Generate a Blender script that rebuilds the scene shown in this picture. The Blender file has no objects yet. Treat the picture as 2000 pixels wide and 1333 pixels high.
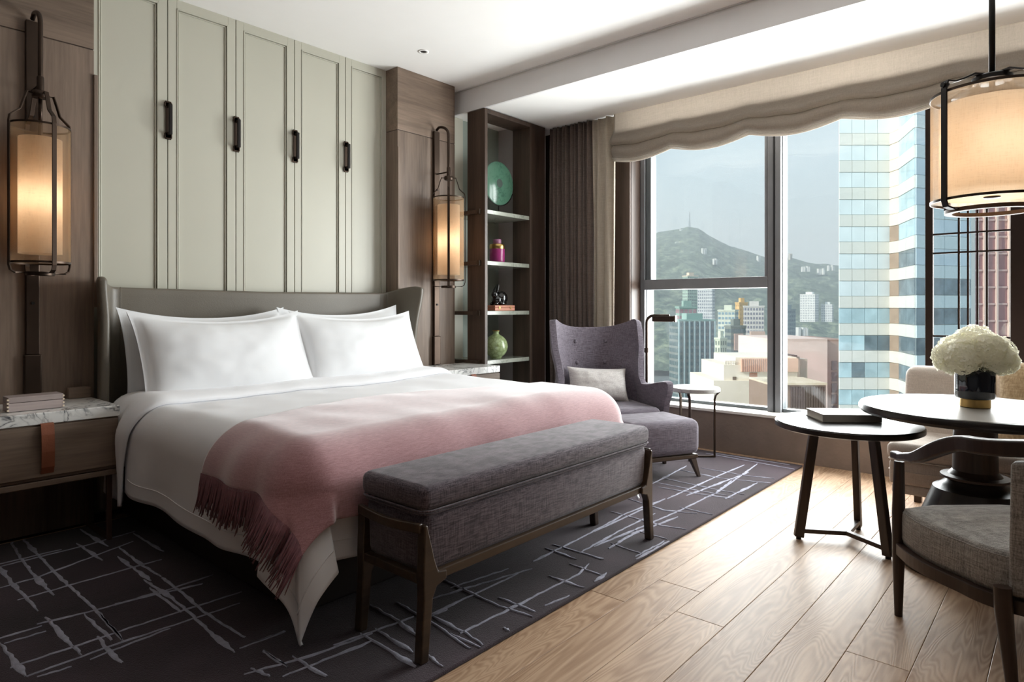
import bpy, bmesh, math, random
from mathutils import Vector, Matrix, noise
random.seed(7)
sc = bpy.context.scene
PI = math.pi
# ------------------------------------------------------------------ camera
CAMH, FPX = 1.2, 1265.8
AX = (0.65763, 0.75335)          # room X axis in (right, forward)
cam_d = bpy.data.cameras.new('camera'); cam = bpy.data.objects.new('camera', cam_d)
sc.collection.objects.link(cam); sc.camera = cam
cam_d.sensor_width = 36; cam_d.lens = FPX/2000*36; cam_d.shift_y = -66.5/2000
cam_d.clip_end = 20000; cam_d.clip_start = 0.05
cam.location = (0, 0, CAMH)
cam.rotation_euler = (PI/2, 0, -math.atan2(AX[1], AX[0]))
# ------------------------------------------------------------------ view
sc.view_settings.view_transform = 'Standard'; sc.view_settings.look = 'None'
sc.view_settings.gamma = 1; sc.view_settings.use_curve_mapping = False
sc.view_settings.exposure = 0.0
sc.cycles.use_denoising = True
sc.cycles.max_bounces = 10; sc.cycles.diffuse_bounces = 6; sc.cycles.transparent_max_bounces = 16
sc.cycles.sample_clamp_indirect = 6; sc.cycles.volume_bounces = 0
def L(r, g, b):
    f = lambda c: (c/255/12.92) if c/255 <= 0.04045 else ((c/255+0.055)/1.055)**2.4
    return (f(r), f(g), f(b), 1)
# ------------------------------------------------------------------ sky
w = bpy.data.worlds.new('sky'); sc.world = w; w.use_nodes = True
nt = w.node_tree; N = nt.nodes; N.clear()
tc = N.new('ShaderNodeTexCoord'); sx = N.new('ShaderNodeSeparateXYZ'); nt.links.new(tc.outputs['Generated'], sx.inputs[0])
rp = N.new('ShaderNodeValToRGB'); nt.links.new(sx.outputs['Z'], rp.inputs[0])
e = rp.color_ramp.elements
e[0].position = 0.0; e[0].color = L(222, 231, 232)
e[1].position = 0.9; e[1].color = L(150, 190, 222)
q = e.new(0.12); q.color = L(216, 229, 233)
q = e.new(0.32); q.color = L(192, 216, 230)
nz = N.new('ShaderNodeTexNoise'); nz.inputs['Scale'].default_value = 3.0; nz.inputs['Detail'].default_value = 6
mp = N.new('ShaderNodeMapping'); mp.inputs['Scale'].default_value = (1, 1, 3.5)
nt.links.new(tc.outputs['Generated'], mp.inputs[0]); nt.links.new(mp.outputs[0], nz.inputs['Vector'])
cr = N.new('ShaderNodeValToRGB'); cr.color_ramp.elements[0].position = .48; cr.color_ramp.elements[1].position = .8
cr.color_ramp.elements[1].color = (.5, .5, .5, 1)
nt.links.new(nz.outputs[0], cr.inputs[0])
mx = N.new('ShaderNodeMixRGB'); mx.inputs[2].default_value = L(235, 238, 238)
nt.links.new(cr.outputs[0], mx.inputs[0]); nt.links.new(rp.outputs[0], mx.inputs[1])
bg = N.new('ShaderNodeBackground'); bg.inputs['Strength'].default_value = 1.22
nt.links.new(mx.outputs[0], bg.inputs[0])
wo = N.new('ShaderNodeOutputWorld'); nt.links.new(bg.outputs[0], wo.inputs[0])
# ------------------------------------------------------------------ sun and added daylight lamp
def light(name, kind, loc, energy, col=(1, 1, 1), **k):
    d = bpy.data.lights.new(name, kind); d.energy = energy; d.color = col
    o = bpy.data.objects.new(name, d); sc.collection.objects.link(o); o.location = loc
    for a, b in k.items(): setattr(d, a, b)
    return o
sun = light('sun', 'SUN', (0, 0, 60), 4.6, (1, .95, .87), angle=.02)
sun.rotation_euler = Vector((.7, -.45, -.5)).to_track_quat('-Z', 'Y').to_euler()
day_boost = light('window_daylight', 'AREA', (5.95, 1.2, 1.55), 520, (1, .995, .985), shape='RECTANGLE', size=2.3, size_y=3.6)  # added area lamp outside the glass, tops up the daylight indoors
day_boost.rotation_euler = Vector((-.99, 0, .1)).to_track_quat('-Z', 'Z').to_euler()  # tilted slightly up to brighten the ceiling

# ================================================================== helpers
COL = sc.collection
MATX = {}
def tag(o, label=None, cat=None, group=None, kind=None):
    if label: o['label'] = label
    if cat: o['category'] = cat
    if group: o['group'] = group
    if kind: o['kind'] = kind
    return o
def thing(name, loc, label, cat, rz=0, group=None):
    o = bpy.data.objects.new(name, None); COL.objects.link(o)
    o.location = loc; o.rotation_euler = (0, 0, rz); o.empty_display_size = .1
    MATX[o.name] = Matrix.Translation(loc) @ Matrix.Rotation(rz, 4, 'Z')
    return tag(o, label, cat, group)
def root_matrix(p):
    while p.name not in MATX and p.parent: p = p.parent
    return MATX.get(p.name, Matrix())
class MB:
    def __init__(s): s.v = []; s.f = []
    def add(s, vs, fs):
        n = len(s.v); s.v += [tuple(p) for p in vs]; s.f += [tuple(i+n for i in f) for f in fs]; return s
    def box(s, x0, x1, y0, y1, z0, z1):
        if x0 > x1: x0, x1 = x1, x0
        if y0 > y1: y0, y1 = y1, y0
        if z0 > z1: z0, z1 = z1, z0
        return s.add([(x0,y0,z0),(x1,y0,z0),(x1,y1,z0),(x0,y1,z0),(x0,y0,z1),(x1,y0,z1),(x1,y1,z1),(x0,y1,z1)],
              [(0,3,2,1),(4,5,6,7),(0,1,5,4),(1,2,6,5),(2,3,7,6),(3,0,4,7)])
    def hexa(s, b, t):   # four bottom points, four top points (counter-clockwise from above)
        return s.add(list(b)+list(t), [(0,3,2,1),(4,5,6,7),(0,1,5,4),(1,2,6,5),(2,3,7,6),(3,0,4,7)])
    def cyl(s, p0, p1, r0, r1=None, n=16, cap=True):
        if r1 is None: r1 = r0
        return s.tube([p0, p1], [r0, r1], n, cap)
    def tube(s, pts, r, n=8, cap=True):
        pts = [Vector(p) for p in pts]; m = len(pts)
        rs = r if isinstance(r, (list, tuple)) else [r]*m
        t = [(pts[min(i+1, m-1)]-pts[max(i-1, 0)]).normalized() for i in range(m)]
        up = Vector((0, 0, 1)) if abs(t[0].z) < .9 else Vector((1, 0, 0))
        a = t[0].cross(up).normalized(); vs = []; fs = []
        for i in range(m):
            a = (a-t[i]*a.dot(t[i])).normalized(); b = t[i].cross(a)
            for k in range(n):
                an = 2*PI*k/n; vs.append(pts[i]+(a*math.cos(an)+b*math.sin(an))*rs[i])
        for i in range(m-1):
            for k in range(n):
                k2 = (k+1) % n; fs.append((i*n+k, i*n+k2, (i+1)*n+k2, (i+1)*n+k))
        if cap:
            fs.append(tuple(range(n-1, -1, -1))); fs.append(tuple((m-1)*n+k for k in range(n)))
        return s.add(vs, fs)
    def bar(s, pts, wd, ht, up=(0, 0, 1)):   # rectangular section swept along a path; wd across, ht along up
        pts = [Vector(p) for p in pts]; m = len(pts); up = Vector(up); vs = []; fs = []
        ws = wd if isinstance(wd, (list, tuple)) else [wd]*m
        hs = ht if isinstance(ht, (list, tuple)) else [ht]*m
        for i in range(m):
            t = (pts[min(i+1, m-1)]-pts[max(i-1, 0)]).normalized()
            a = t.cross(up); a = a.normalized() if a.length > 1e-5 else Vector((1, 0, 0)); b = a.cross(t).normalized()
            for sa, sb in ((-1,-1),(1,-1),(1,1),(-1,1)): vs.append(pts[i]+a*sa*ws[i]/2+b*sb*hs[i]/2)
        for i in range(m-1):
            for k in range(4):
                k2 = (k+1) % 4; fs.append((i*4+k, i*4+k2, i*4+4+k2, i*4+4+k))
        fs.append((3, 2, 1, 0)); fs.append(tuple((m-1)*4+k for k in range(4)))
        return s.add(vs, fs)
    def lathe(s, prof, c=(0, 0, 0), n=40):
        m = len(prof); vs = []; fs = []
        for r, z in prof:
            for k in range(n):
                a = 2*PI*k/n; vs.append((c[0]+r*math.cos(a), c[1]+r*math.sin(a), c[2]+z))
        for i in range(m-1):
            for k in range(n):
                k2 = (k+1) % n; fs.append((i*n+k, i*n+k2, (i+1)*n+k2, (i+1)*n+k))
        closed = prof[0] == prof[-1]
        if not closed and prof[0][0] > 1e-4: fs.append(tuple(range(n-1, -1, -1)))
        if not closed and prof[-1][0] > 1e-4: fs.append(tuple((m-1)*n+k for k in range(n)))
        return s.add(vs, fs)
    def prism(s, poly, z0, z1):
        n = len(poly)
        return s.add([(x, y, z0) for x, y in poly]+[(x, y, z1) for x, y in poly],
              [tuple(range(n-1, -1, -1)), tuple(range(n, 2*n))]+[(i, (i+1) % n, n+(i+1) % n, n+i) for i in range(n)])
    def grid(s, fn, nu, nv):
        vs = [fn(i/nu, j/nv) for j in range(nv+1) for i in range(nu+1)]
        fs = [(j*(nu+1)+i, j*(nu+1)+i+1, (j+1)*(nu+1)+i+1, (j+1)*(nu+1)+i) for j in range(nv) for i in range(nu)]
        return s.add(vs, fs)
    def rbox(s, x0, x1, y0, y1, z0, z1, r, seg=3, fn=None):   # rounded block
        bm = bmesh.new(); t = MB().box(x0, x1, y0, y1, z0, z1)
        vs = [bm.verts.new(p) for p in t.v]
        for f in t.f: bm.faces.new([vs[i] for i in f])
        bmesh.ops.bevel(bm, geom=bm.edges[:], offset=r, segments=seg, profile=.5, affect='EDGES', clamp_overlap=True)
        bm.verts.index_update()
        pv = [v.co.copy() for v in bm.verts]
        if fn: pv = [fn(p) for p in pv]
        s.add(pv, [[v.index for v in f.verts] for f in bm.faces]); bm.free(); return s
    def xform(s, M): s.v = [tuple(M @ Vector(p)) for p in s.v]; return s
    def build(s, name, mat, parent=None, smooth=False, bevel=0, solid=0, sub=0, origin=None, local=False, seg=2, offset=-1, angle=None, weld=0):
        me = bpy.data.meshes.new(name); vs = s.v
        o = bpy.data.objects.new(name, me); COL.objects.link(o)
        if parent is not None:
            if not local:
                Mi = root_matrix(parent).inverted(); vs = [tuple(Mi @ Vector(p)) for p in vs]
            o.parent = parent
        else:
            if origin is None:
                xs, ys, zs = zip(*vs); origin = ((min(xs)+max(xs))/2, (min(ys)+max(ys))/2, min(zs))
            vs = [(a-origin[0], b-origin[1], c-origin[2]) for a, b, c in vs]; o.location = origin
            MATX[o.name] = Matrix.Translation(origin)
        me.from_pydata(vs, [], s.f)
        bm = bmesh.new(); bm.from_mesh(me)
        if weld: bmesh.ops.remove_doubles(bm, verts=bm.verts[:], dist=weld)
        bmesh.ops.recalc_face_normals(bm, faces=bm.faces[:]); bm.to_mesh(me); bm.free()
        me.materials.append(mat)
        if smooth:
            for p in me.polygons: p.use_smooth = True
            if angle: me.set_sharp_from_angle(angle=math.radians(angle))
        if solid:
            m = o.modifiers.new('thick', 'SOLIDIFY'); m.thickness = solid; m.offset = offset
        if sub:
            m = o.modifiers.new('sub', 'SUBSURF'); m.levels = sub; m.render_levels = sub
        if bevel:
            m = o.modifiers.new('bevel', 'BEVEL'); m.width = bevel; m.segments = seg; m.limit_method = 'ANGLE'; m.angle_limit = .6
        return o
def copy_tree(o, parent=None):
    c = o.copy(); COL.objects.link(c)
    if parent: c.parent = parent
    for ch in o.children: copy_tree(ch, c)
    return c
def nse(p, s=1.0, o=0.0): return noise.noise(Vector((p[0]*s+o, p[1]*s-o, p[2]*s+2*o)))
def sstep(a, b, x):
    t = max(0, min(1, (x-a)/(b-a))); return t*t*(3-2*t)

# ================================================================== materials
def newmat(name):
    m = bpy.data.materials.new(name); m.use_nodes = True; nt = m.node_tree
    return m, nt, nt.nodes['Principled BSDF'], nt.links.new
def node(nt, t, **k):
    n = nt.nodes.new(t)
    for a, b in k.items():
        if a in n.inputs: n.inputs[a].default_value = b
        else: setattr(n, a, b)
    return n
def coords(nt, scale=(1, 1, 1), rnd=True, rot=(0, 0, 0)):
    tc = node(nt, 'ShaderNodeTexCoord'); mp = node(nt, 'ShaderNodeMapping')
    mp.inputs['Scale'].default_value = scale; mp.inputs['Rotation'].default_value = rot
    nt.links.new(tc.outputs['Object'], mp.inputs[0])
    if rnd:
        oi = node(nt, 'ShaderNodeObjectInfo'); ml = node(nt, 'ShaderNodeMath', operation='MULTIPLY'); ml.inputs[1].default_value = 37
        nt.links.new(oi.outputs['Random'], ml.inputs[0]); nt.links.new(ml.outputs[0], mp.inputs['Location'])
    return mp.outputs[0]
def ramp(nt, fac, stops):
    r = node(nt, 'ShaderNodeValToRGB'); e = r.color_ramp.elements
    e[0].position, e[0].color = stops[0]; e[1].position, e[1].color = stops[-1]
    for p, c in stops[1:-1]: q = e.new(p); q.color = c
    nt.links.new(fac, r.inputs[0]); return r.outputs[0]
def bump(nt, bs, h, st, dist=.01):
    b = node(nt, 'ShaderNodeBump'); b.inputs['Strength'].default_value = st; b.inputs['Distance'].default_value = dist
    nt.links.new(h, b.inputs['Height']); nt.links.new(b.outputs[0], bs.inputs['Normal'])
def plain(name, col, rough=.5, metal=0, vary=.06, scale=6, bmp=0, bscale=60, spec=.5, sheen=0, coat=0):
    m, nt, b, ln = newmat(name)
    b.inputs['Roughness'].default_value = rough; b.inputs['Metallic'].default_value = metal
    b.inputs['Specular IOR Level'].default_value = spec; b.inputs['Sheen Weight'].default_value = sheen
    b.inputs['Coat Weight'].default_value = coat
    v = coords(nt); n = node(nt, 'ShaderNodeTexNoise', Scale=scale, Detail=4.0); ln(v, n.inputs['Vector'])
    lo = tuple(c*(1-vary*1.6) for c in col[:3])+(1,); hi = tuple(min(1, c*(1+vary*1.6)) for c in col[:3])+(1,)
    ln(ramp(nt, n.outputs[0], [(.3, lo), (.7, hi)]), b.inputs['Base Color'])
    if bmp:
        n2 = node(nt, 'ShaderNodeTexNoise', Scale=bscale, Detail=3.0); ln(v, n2.inputs['Vector']); bump(nt, b, n2.outputs[0], bmp)
    return m
def wood(name, c0, c1, axis='Z', rough=.45, scale=1.0, bmp=.15, spec=.4, ring=False, vary=.12):
    m, nt, b, ln = newmat(name); b.inputs['Roughness'].default_value = rough; b.inputs['Specular IOR Level'].default_value = spec
    s = {'X': (.55, 9, 9), 'Y': (9, .55, 9), 'Z': (9, 9, .55)}[axis]; s = tuple(a*scale for a in s)
    v = coords(nt, s)
    n = node(nt, 'ShaderNodeTexNoise', Scale=1.0, Detail=8.0, Roughness=.62, Distortion=.35); ln(v, n.inputs['Vector'])
    fine = node(nt, 'ShaderNodeTexNoise', Scale=9.0, Detail=4.0); ln(v, fine.inputs['Vector'])
    h = n.outputs[0]
    if ring:
        v2 = coords(nt, {'X': (.9, 6.5, 6.5), 'Y': (6.5, .9, 6.5), 'Z': (6.5, 6.5, .9)}[axis])
        n2 = node(nt, 'ShaderNodeTexNoise', Scale=1.0, Detail=2.0, Distortion=.6); ln(v2, n2.inputs['Vector'])
        mu = node(nt, 'ShaderNodeMath', operation='MULTIPLY'); mu.inputs[1].default_value = 165; ln(n2.outputs[0], mu.inputs[0])
        si = node(nt, 'ShaderNodeMath', operation='SINE'); ln(mu.outputs[0], si.inputs[0])
        ma = node(nt, 'ShaderNodeMath', operation='MULTIPLY_ADD'); ma.inputs[1].default_value = .10; ma.inputs[2].default_value = 0
        ln(si.outputs[0], ma.inputs[0])
        ad = node(nt, 'ShaderNodeMath', operation='ADD'); ln(ma.outputs[0], ad.inputs[0]); ln(n.outputs[0], ad.inputs[1]); h = ad.outputs[0]
    av = node(nt, 'ShaderNodeMath', operation='MULTIPLY_ADD'); av.inputs[1].default_value = .35; ln(fine.outputs[0], av.inputs[0])
    sb = node(nt, 'ShaderNodeMath', operation='SUBTRACT'); sb.inputs[1].default_value = .17; ln(h, sb.inputs[0]); ln(sb.outputs[0], av.inputs[2])
    c = ramp(nt, av.outputs[0], [(.3, c0), (.68, c1)])
    oi = node(nt, 'ShaderNodeObjectInfo'); mr = node(nt, 'ShaderNodeMapRange'); mr.inputs[3].default_value = 1-vary; mr.inputs[4].default_value = 1+vary
    ln(oi.outputs['Random'], mr.inputs[0]); hs = node(nt, 'ShaderNodeHueSaturation'); ln(mr.outputs[0], hs.inputs['Value']); ln(c, hs.inputs['Color'])
    ln(hs.outputs[0], b.inputs['Base Color'])
    if bmp: bump(nt, b, av.outputs[0], bmp, .004)
    return m
def fabric(name, c0, c1, rough=.9, weave=420, sheen=.15, bmp=.35, slub=1.0, trans=0):
    m, nt, b, ln = newmat(name); b.inputs['Roughness'].default_value = rough; b.inputs['Sheen Weight'].default_value = sheen
    b.inputs['Specular IOR Level'].default_value = .2
    v = coords(nt)
    def strand(sc_):
        mp = node(nt, 'ShaderNodeMapping'); mp.inputs['Scale'].default_value = sc_; ln(v, mp.inputs[0])
        n = node(nt, 'ShaderNodeTexNoise', Scale=1.0, Detail=3.0); ln(mp.outputs[0], n.inputs['Vector']); return n.outputs[0]
    a = strand((weave, weave, weave*.06)); c = strand((weave*.06, weave*.06, weave)); d = strand((weave*.06, weave, weave*.5))
    s1 = node(nt, 'ShaderNodeMath', operation='ADD'); ln(a, s1.inputs[0]); ln(c, s1.inputs[1])
    s2 = node(nt, 'ShaderNodeMath', operation='ADD'); ln(s1.outputs[0], s2.inputs[0]); ln(d, s2.inputs[1])
    s3 = node(nt, 'ShaderNodeMath', operation='MULTIPLY'); s3.inputs[1].default_value = 1/3; ln(s2.outputs[0], s3.inputs[0])
    ln(ramp(nt, s3.outputs[0], [(.5-.12*slub, c0), (.5+.12*slub, c1)]), b.inputs['Base Color'])
    bump(nt, b, s3.outputs[0], bmp, .003)
    if trans:
        tr = node(nt, 'ShaderNodeBsdfTranslucent'); tr.inputs[0].default_value = c1
        mxs = node(nt, 'ShaderNodeMixShader'); mxs.inputs[0].default_value = trans
        ln(b.outputs[0], mxs.inputs[1]); ln(tr.outputs[0], mxs.inputs[2]); ln(mxs.outputs[0], nt.nodes['Material Output'].inputs[0])
    return m
def marble(name, base, vein, scale=3, amt=.5):
    m, nt, b, ln = newmat(name); b.inputs['Roughness'].default_value = .18
    v = coords(nt); n = node(nt, 'ShaderNodeTexNoise', Scale=scale, Detail=8.0, Distortion=1.6); ln(v, n.inputs['Vector'])
    n2 = node(nt, 'ShaderNodeTexNoise', Scale=scale*.7, Detail=4.0); ln(v, n2.inputs['Vector'])
    mid = tuple(base[i]*(1-amt*.35)+vein[i]*amt*.35 for i in range(3))+(1,)
    c1 = ramp(nt, n.outputs[0], [(.4, base), (.47, mid), (.5, vein), (.53, mid), (.6, base)])
    mxn = node(nt, 'ShaderNodeMixRGB'); ln(ramp(nt, n2.outputs[0], [(.4, (0, 0, 0, 1)), (.6, (1, 1, 1, 1))]), mxn.inputs[0])
    mxn.inputs[1].default_value = base; ln(c1, mxn.inputs[2]); ln(mxn.outputs[0], b.inputs['Base Color']); return m
def glass(name, tint=(.96, .98, .98, 1), refl=.05):
    m, nt, b, ln = newmat(name); nt.nodes.remove(b)
    t = node(nt, 'ShaderNodeBsdfTransparent'); t.inputs[0].default_value = tint
    g = node(nt, 'ShaderNodeBsdfGlossy'); g.inputs['Roughness'].default_value = .02
    x = node(nt, 'ShaderNodeMixShader'); x.inputs[0].default_value = refl
    ln(t.outputs[0], x.inputs[1]); ln(g.outputs[0], x.inputs[2]); ln(x.outputs[0], nt.nodes['Material Output'].inputs[0]); return m
def shade_mat(name, col, trans=.6, see=0.0, weave=300):
    m, nt, b, ln = newmat(name); nt.nodes.remove(b)
    v = coords(nt)
    def strand(s_):
        mp = node(nt, 'ShaderNodeMapping'); mp.inputs['Scale'].default_value = s_; ln(v, mp.inputs[0])
        n = node(nt, 'ShaderNodeTexNoise', Scale=1.0, Detail=2.0); ln(mp.outputs[0], n.inputs['Vector']); return n.outputs[0]
    s1 = node(nt, 'ShaderNodeMath', operation='ADD'); ln(strand((weave*.1, weave*.1, weave)), s1.inputs[0]); ln(strand((weave, weave, weave*.08)), s1.inputs[1])
    c = ramp(nt, s1.outputs[0], [(.35, tuple(x*.72 for x in col[:3])+(1,)), (1., col)])
    d = node(nt, 'ShaderNodeBsdfDiffuse'); t = node(nt, 'ShaderNodeBsdfTranslucent'); ln(c, d.inputs[0]); ln(c, t.inputs[0])
    x = node(nt, 'ShaderNodeMixShader'); x.inputs[0].default_value = trans; ln(d.outputs[0], x.inputs[1]); ln(t.outputs[0], x.inputs[2])
    o = x.outputs[0]
    if see:
        tp = node(nt, 'ShaderNodeBsdfTransparent'); y = node(nt, 'ShaderNodeMixShader'); y.inputs[0].default_value = see
        ln(o, y.inputs[1]); ln(tp.outputs[0], y.inputs[2]); o = y.outputs[0]
    ln(o, nt.nodes['Material Output'].inputs[0]); return m
def emit(name, col, st):
    m, nt, b, ln = newmat(name); b.inputs['Emission Color'].default_value = col; b.inputs['Emission Strength'].default_value = st; b.inputs['Base Color'].default_value = (0, 0, 0, 1); return m

white_paint = plain('ceiling_paint', L(250, 249, 247), .8, vary=.004)
beam_paint = plain('beam_paint', L(228, 226, 226), .7, vary=.01)
wall_paint = wood('near_wall_walnut', L(46, 37, 32), L(70, 57, 49), 'Z', .5)
cream = plain('cream_lacquer', L(188, 186, 172), .38, vary=.012, scale=2)
oakwall = wood('oak_panel', L(96, 81, 70), L(132, 114, 100), 'Z', .5)
oakwallx = wood('oak_panel_across', L(98, 83, 71), L(136, 117, 102), 'X', .5)
darkwood = wood('dark_walnut', L(46, 36, 31), L(74, 59, 50), 'Z', .38)
darkwoodx = wood('dark_walnut_across', L(48, 37, 31), L(78, 61, 50), 'X', .38)
benchwood = wood('bench_wood', L(46, 35, 27), L(74, 58, 44), 'X', .35)
shelfwood = wood('shelf_wood', L(60, 47, 40), L(90, 73, 62), 'Z', .42)
ebony = wood('ebony_stain', L(24, 20, 19), L(42, 35, 32), 'Z', .3)
ebonytop = wood('ebony_top', L(60, 54, 50), L(92, 84, 78), 'X', .3, bmp=.05)
floorwood = wood('floor_oak', L(150, 118, 92), L(194, 164, 136), 'X', .46, ring=True, bmp=.2, vary=.06, spec=.28)
subfloor = plain('subfloor', L(48, 36, 28), .9)
bronze = plain('dark_bronze', L(66, 54, 46), .38, metal=.85, vary=.08)
blackmetal = plain('black_metal', L(30, 26, 25), .45, metal=.6)
brass = plain('brass', L(178, 148, 94), .3, metal=1, vary=.08)
alu = plain('aluminium_frame', L(118, 119, 123), .5)
aludark = plain('aluminium_gasket', L(28, 28, 30), .6)
alulight = plain('aluminium_reveal', L(92, 98, 101), .5)
sillm = plain('sill_stone', L(225, 222, 216), .5, vary=.02)
upstand = plain('upstand_plaster', L(128, 114, 104), .8, vary=.07, scale=5, bmp=.2, bscale=40)
glassm = glass('window_glass')
linen_white = plain('white_cotton', L(230, 231, 233), .85, vary=.008, bmp=.05, bscale=400, spec=.15, sheen=.1)
duvetm = plain('duvet_cotton', L(240, 240, 243), .8, vary=.008, bmp=.04, bscale=300, spec=.2, sheen=.1)
throwm = fabric('pink_wool', L(150, 103, 108), L(185, 139, 143), weave=500, sheen=1.0, bmp=.2)
fringem = plain('pink_wool_fringe', L(124, 80, 86), .95, vary=.12, scale=40, sheen=.3)
benchfab = fabric('bench_weave', L(56, 47, 55), L(112, 101, 109), weave=320, bmp=.8, sheen=.28, slub=.65)
chairfab = fabric('wing_chair_weave', L(79, 73, 81), L(125, 117, 127), weave=330, bmp=.4)
cushfab = fabric('grey_linen', L(176, 170, 168), L(212, 208, 204), weave=300, bmp=.4)
stripefab = fabric('striped_grey_weave', L(100, 95, 92), L(172, 166, 160), weave=300, bmp=.4)
bouclefab = fabric('beige_upholstery', L(186, 174, 164), L(212, 201, 190), weave=320, bmp=.25)
leatherhb = plain('taupe_leather', L(100, 93, 82), .42, vary=.05, scale=3, bmp=.08, bscale=180)
tanleather = plain('tan_leather', L(134, 76, 50), .5, vary=.1, bmp=.1, bscale=150)
curtainm = fabric('curtain_taupe', L(88, 76, 70), L(112, 99, 92), weave=200, bmp=.2)
sheerm = fabric('curtain_linen', L(176, 164, 148), L(206, 196, 182), weave=200, bmp=.2, trans=.35)
blindm = fabric('blind_linen', L(146, 137, 127), L(194, 186, 177), weave=170, bmp=.25, trans=.55, slub=1.3)
marblem = marble('white_marble', L(226, 225, 222), L(84, 86, 90), 7, .7)
marble2 = marble('grey_white_marble', L(164, 163, 160), L(122, 120, 119), 5, .4); marble2.node_tree.nodes['Principled BSDF'].inputs['Roughness'].default_value = .5; marble2.node_tree.nodes['Principled BSDF'].inputs['Specular IOR Level'].default_value = .15
greenwall = plain('green_grey_wallcovering', L(150, 161, 152), .6, vary=.03)
mauvewall = plain('mauve_grey_wall', L(180, 172, 172), .7, vary=.02)
shelfstone = marble('shelf_stone', L(158, 161, 150), L(122, 128, 118), 8, .4)

# ================================================================== room shell
CZ, SZ = 3.15, 2.94          # ceiling, window-bay ceiling
YB, YC = 4.30, 4.15          # headboard panels, oak pilasters
XW, XG = 5.20, 5.45          # upstand face, glass
XL, YN = -1.2, -2.4
def struct(o): o['kind'] = 'structure'; return o
fl = struct(MB().box(XL-.2, XW+.1, YN-.2, YB+.2, -.12, -.012).build('floor', subfloor, origin=(0, 0, 0)))
lens = [3.2, 3.8, 4.4]; pm = {}
PW = .1945
def plank(x, y, ln_):
    k = round(ln_, 2)
    if k not in pm:
        b = MB(); g = .0007; c = .0016
        lo = [(g,-PW/2+g,-.014),(ln_-g,-PW/2+g,-.014),(ln_-g,PW/2-g,-.014),(g,PW/2-g,-.014)]
        mi = [(a, b_, -c*.6) for a, b_, _ in lo]
        up = [(g+c,-PW/2+g+c,0),(ln_-g-c,-PW/2+g+c,0),(ln_-g-c,PW/2-g-c,0),(g+c,PW/2-g-c,0)]
        b.hexa(mi, up); b.hexa(lo, mi); o = b.build('plank', floorwood, fl); pm[k] = o.data
    else:
        o = bpy.data.objects.new('plank', pm[k]); COL.objects.link(o); o.parent = fl
    o.location = (x, y, 0)
y = .415+PW/2-PW*14
rr = random.Random(3)
while y < YB-.1:
    x = XL-.1-rr.random()*.9
    while x < XW:
        l_ = rr.choice(lens)
        if x+l_ > XW: l_ = max(.3, round(XW-x, 2))
        plank(x, y, l_); x += l_
    y += PW
struct(MB().box(XL-.2, 4.12, YN-.2, YB+.6, CZ, CZ+.25).build('ceiling', white_paint, origin=(0, 0, CZ)))
b = MB().box(4.10, 5.95, YN-.2, YB+.6, SZ+.004, SZ+.25)
struct(b.build('ceiling', white_paint, origin=(4.1, 0, SZ)))
struct(MB().box(4.085, 4.11, YN, 4.29, SZ-.002, CZ-.022).build('trim_1', beam_paint, bevel=.002))
struct(MB().box(4.08, 4.11, YN, 4.29, CZ-.005, CZ+.01).build('trim_2', beam_paint))
struct(MB().box(XL-.2, XL, YN-.2, YB+.2, -.02, CZ+.1).build('wall_left', wall_paint))
struct(MB().box(XL-.2, 6.0, YN-.2, YN, -.02, CZ+.1).build('wall_front', wall_paint))
# headboard wall
wb = struct(MB().box(XL-.2, 6.0, YB+.03, YB+.3, -.05, CZ+.1).build('wall_back', greenwall, origin=(2.3, YB, 0)))
def cream_panel(x0, x1, z0=.0, z1=CZ):
    g = .0025; x0 += g; x1 -= g; y0 = YB; st = .052
    b = MB()
    b.box(x0, x0+st, y0, y0+.03, z0, z1); b.box(x1-st, x1, y0, y0+.03, z0, z1)
    b.box(x0+st, x1-st, y0, y0+.03, z1-st*1.1, z1); b.box(x0+st, x1-st, y0, y0+.03, z0, z0+st)
    p = b.build('panel', cream, wb, bevel=.002)
    f = MB().box(x0+st, x1-st, y0+.011, y0+.03, z0+st, z1-st*1.1)
    f.build('panel_field', cream, p)
    mo = MB()
    for d, wd, pr in ((.0, .008, .004), (.012, .006, -.003)):
        a0, a1, c0, c1 = x0+st+d, x1-st-d, z0+st+d, z1-st*1.1-d
        for (p0, p1, q0, q1) in ((a0, a0+wd, c0, c1), (a1-wd, a1, c0, c1), (a0, a1, c1-wd, c1), (a0, a1, c0, c0+wd)):
            mo.box(p0, p1, y0-pr, y0+.02, q0, q1)
    mo.build('moulding', cream, p, bevel=.002)
    return p
xs = [1.205, 1.642, 2.079, 2.516, 2.953, 3.36]
for a, c in zip(xs[:-1], xs[1:]): cream_panel(a, c)
for x in xs[1:-1]:
    b = MB()
    for s_ in (-1, 1):
        b.box(x-.018, x+.018, YB-.012, YB-.004, 2.37+s_*.098-.022, 2.37+s_*.098+.022)
        b.box(x-.023, x+.023, YB-.012, YB-.004, 2.37+s_*.098-.014, 2.37+s_*.098+.014)
        b.box(x-.007, x+.007, YB-.045, YB-.004, 2.37+s_*.085-.009, 2.37+s_*.085+.009)
    b.box(x-.015, x+.015, YB-.009, YB-.004, 2.27, 2.47)
    h = b.build('panel_pull', bronze, wb, bevel=.002)
    MB().box(x-.011, x+.011, YB-.052, YB-.036, 2.275, 2.465).build('grip', blackmetal, h, bevel=.004)
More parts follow.
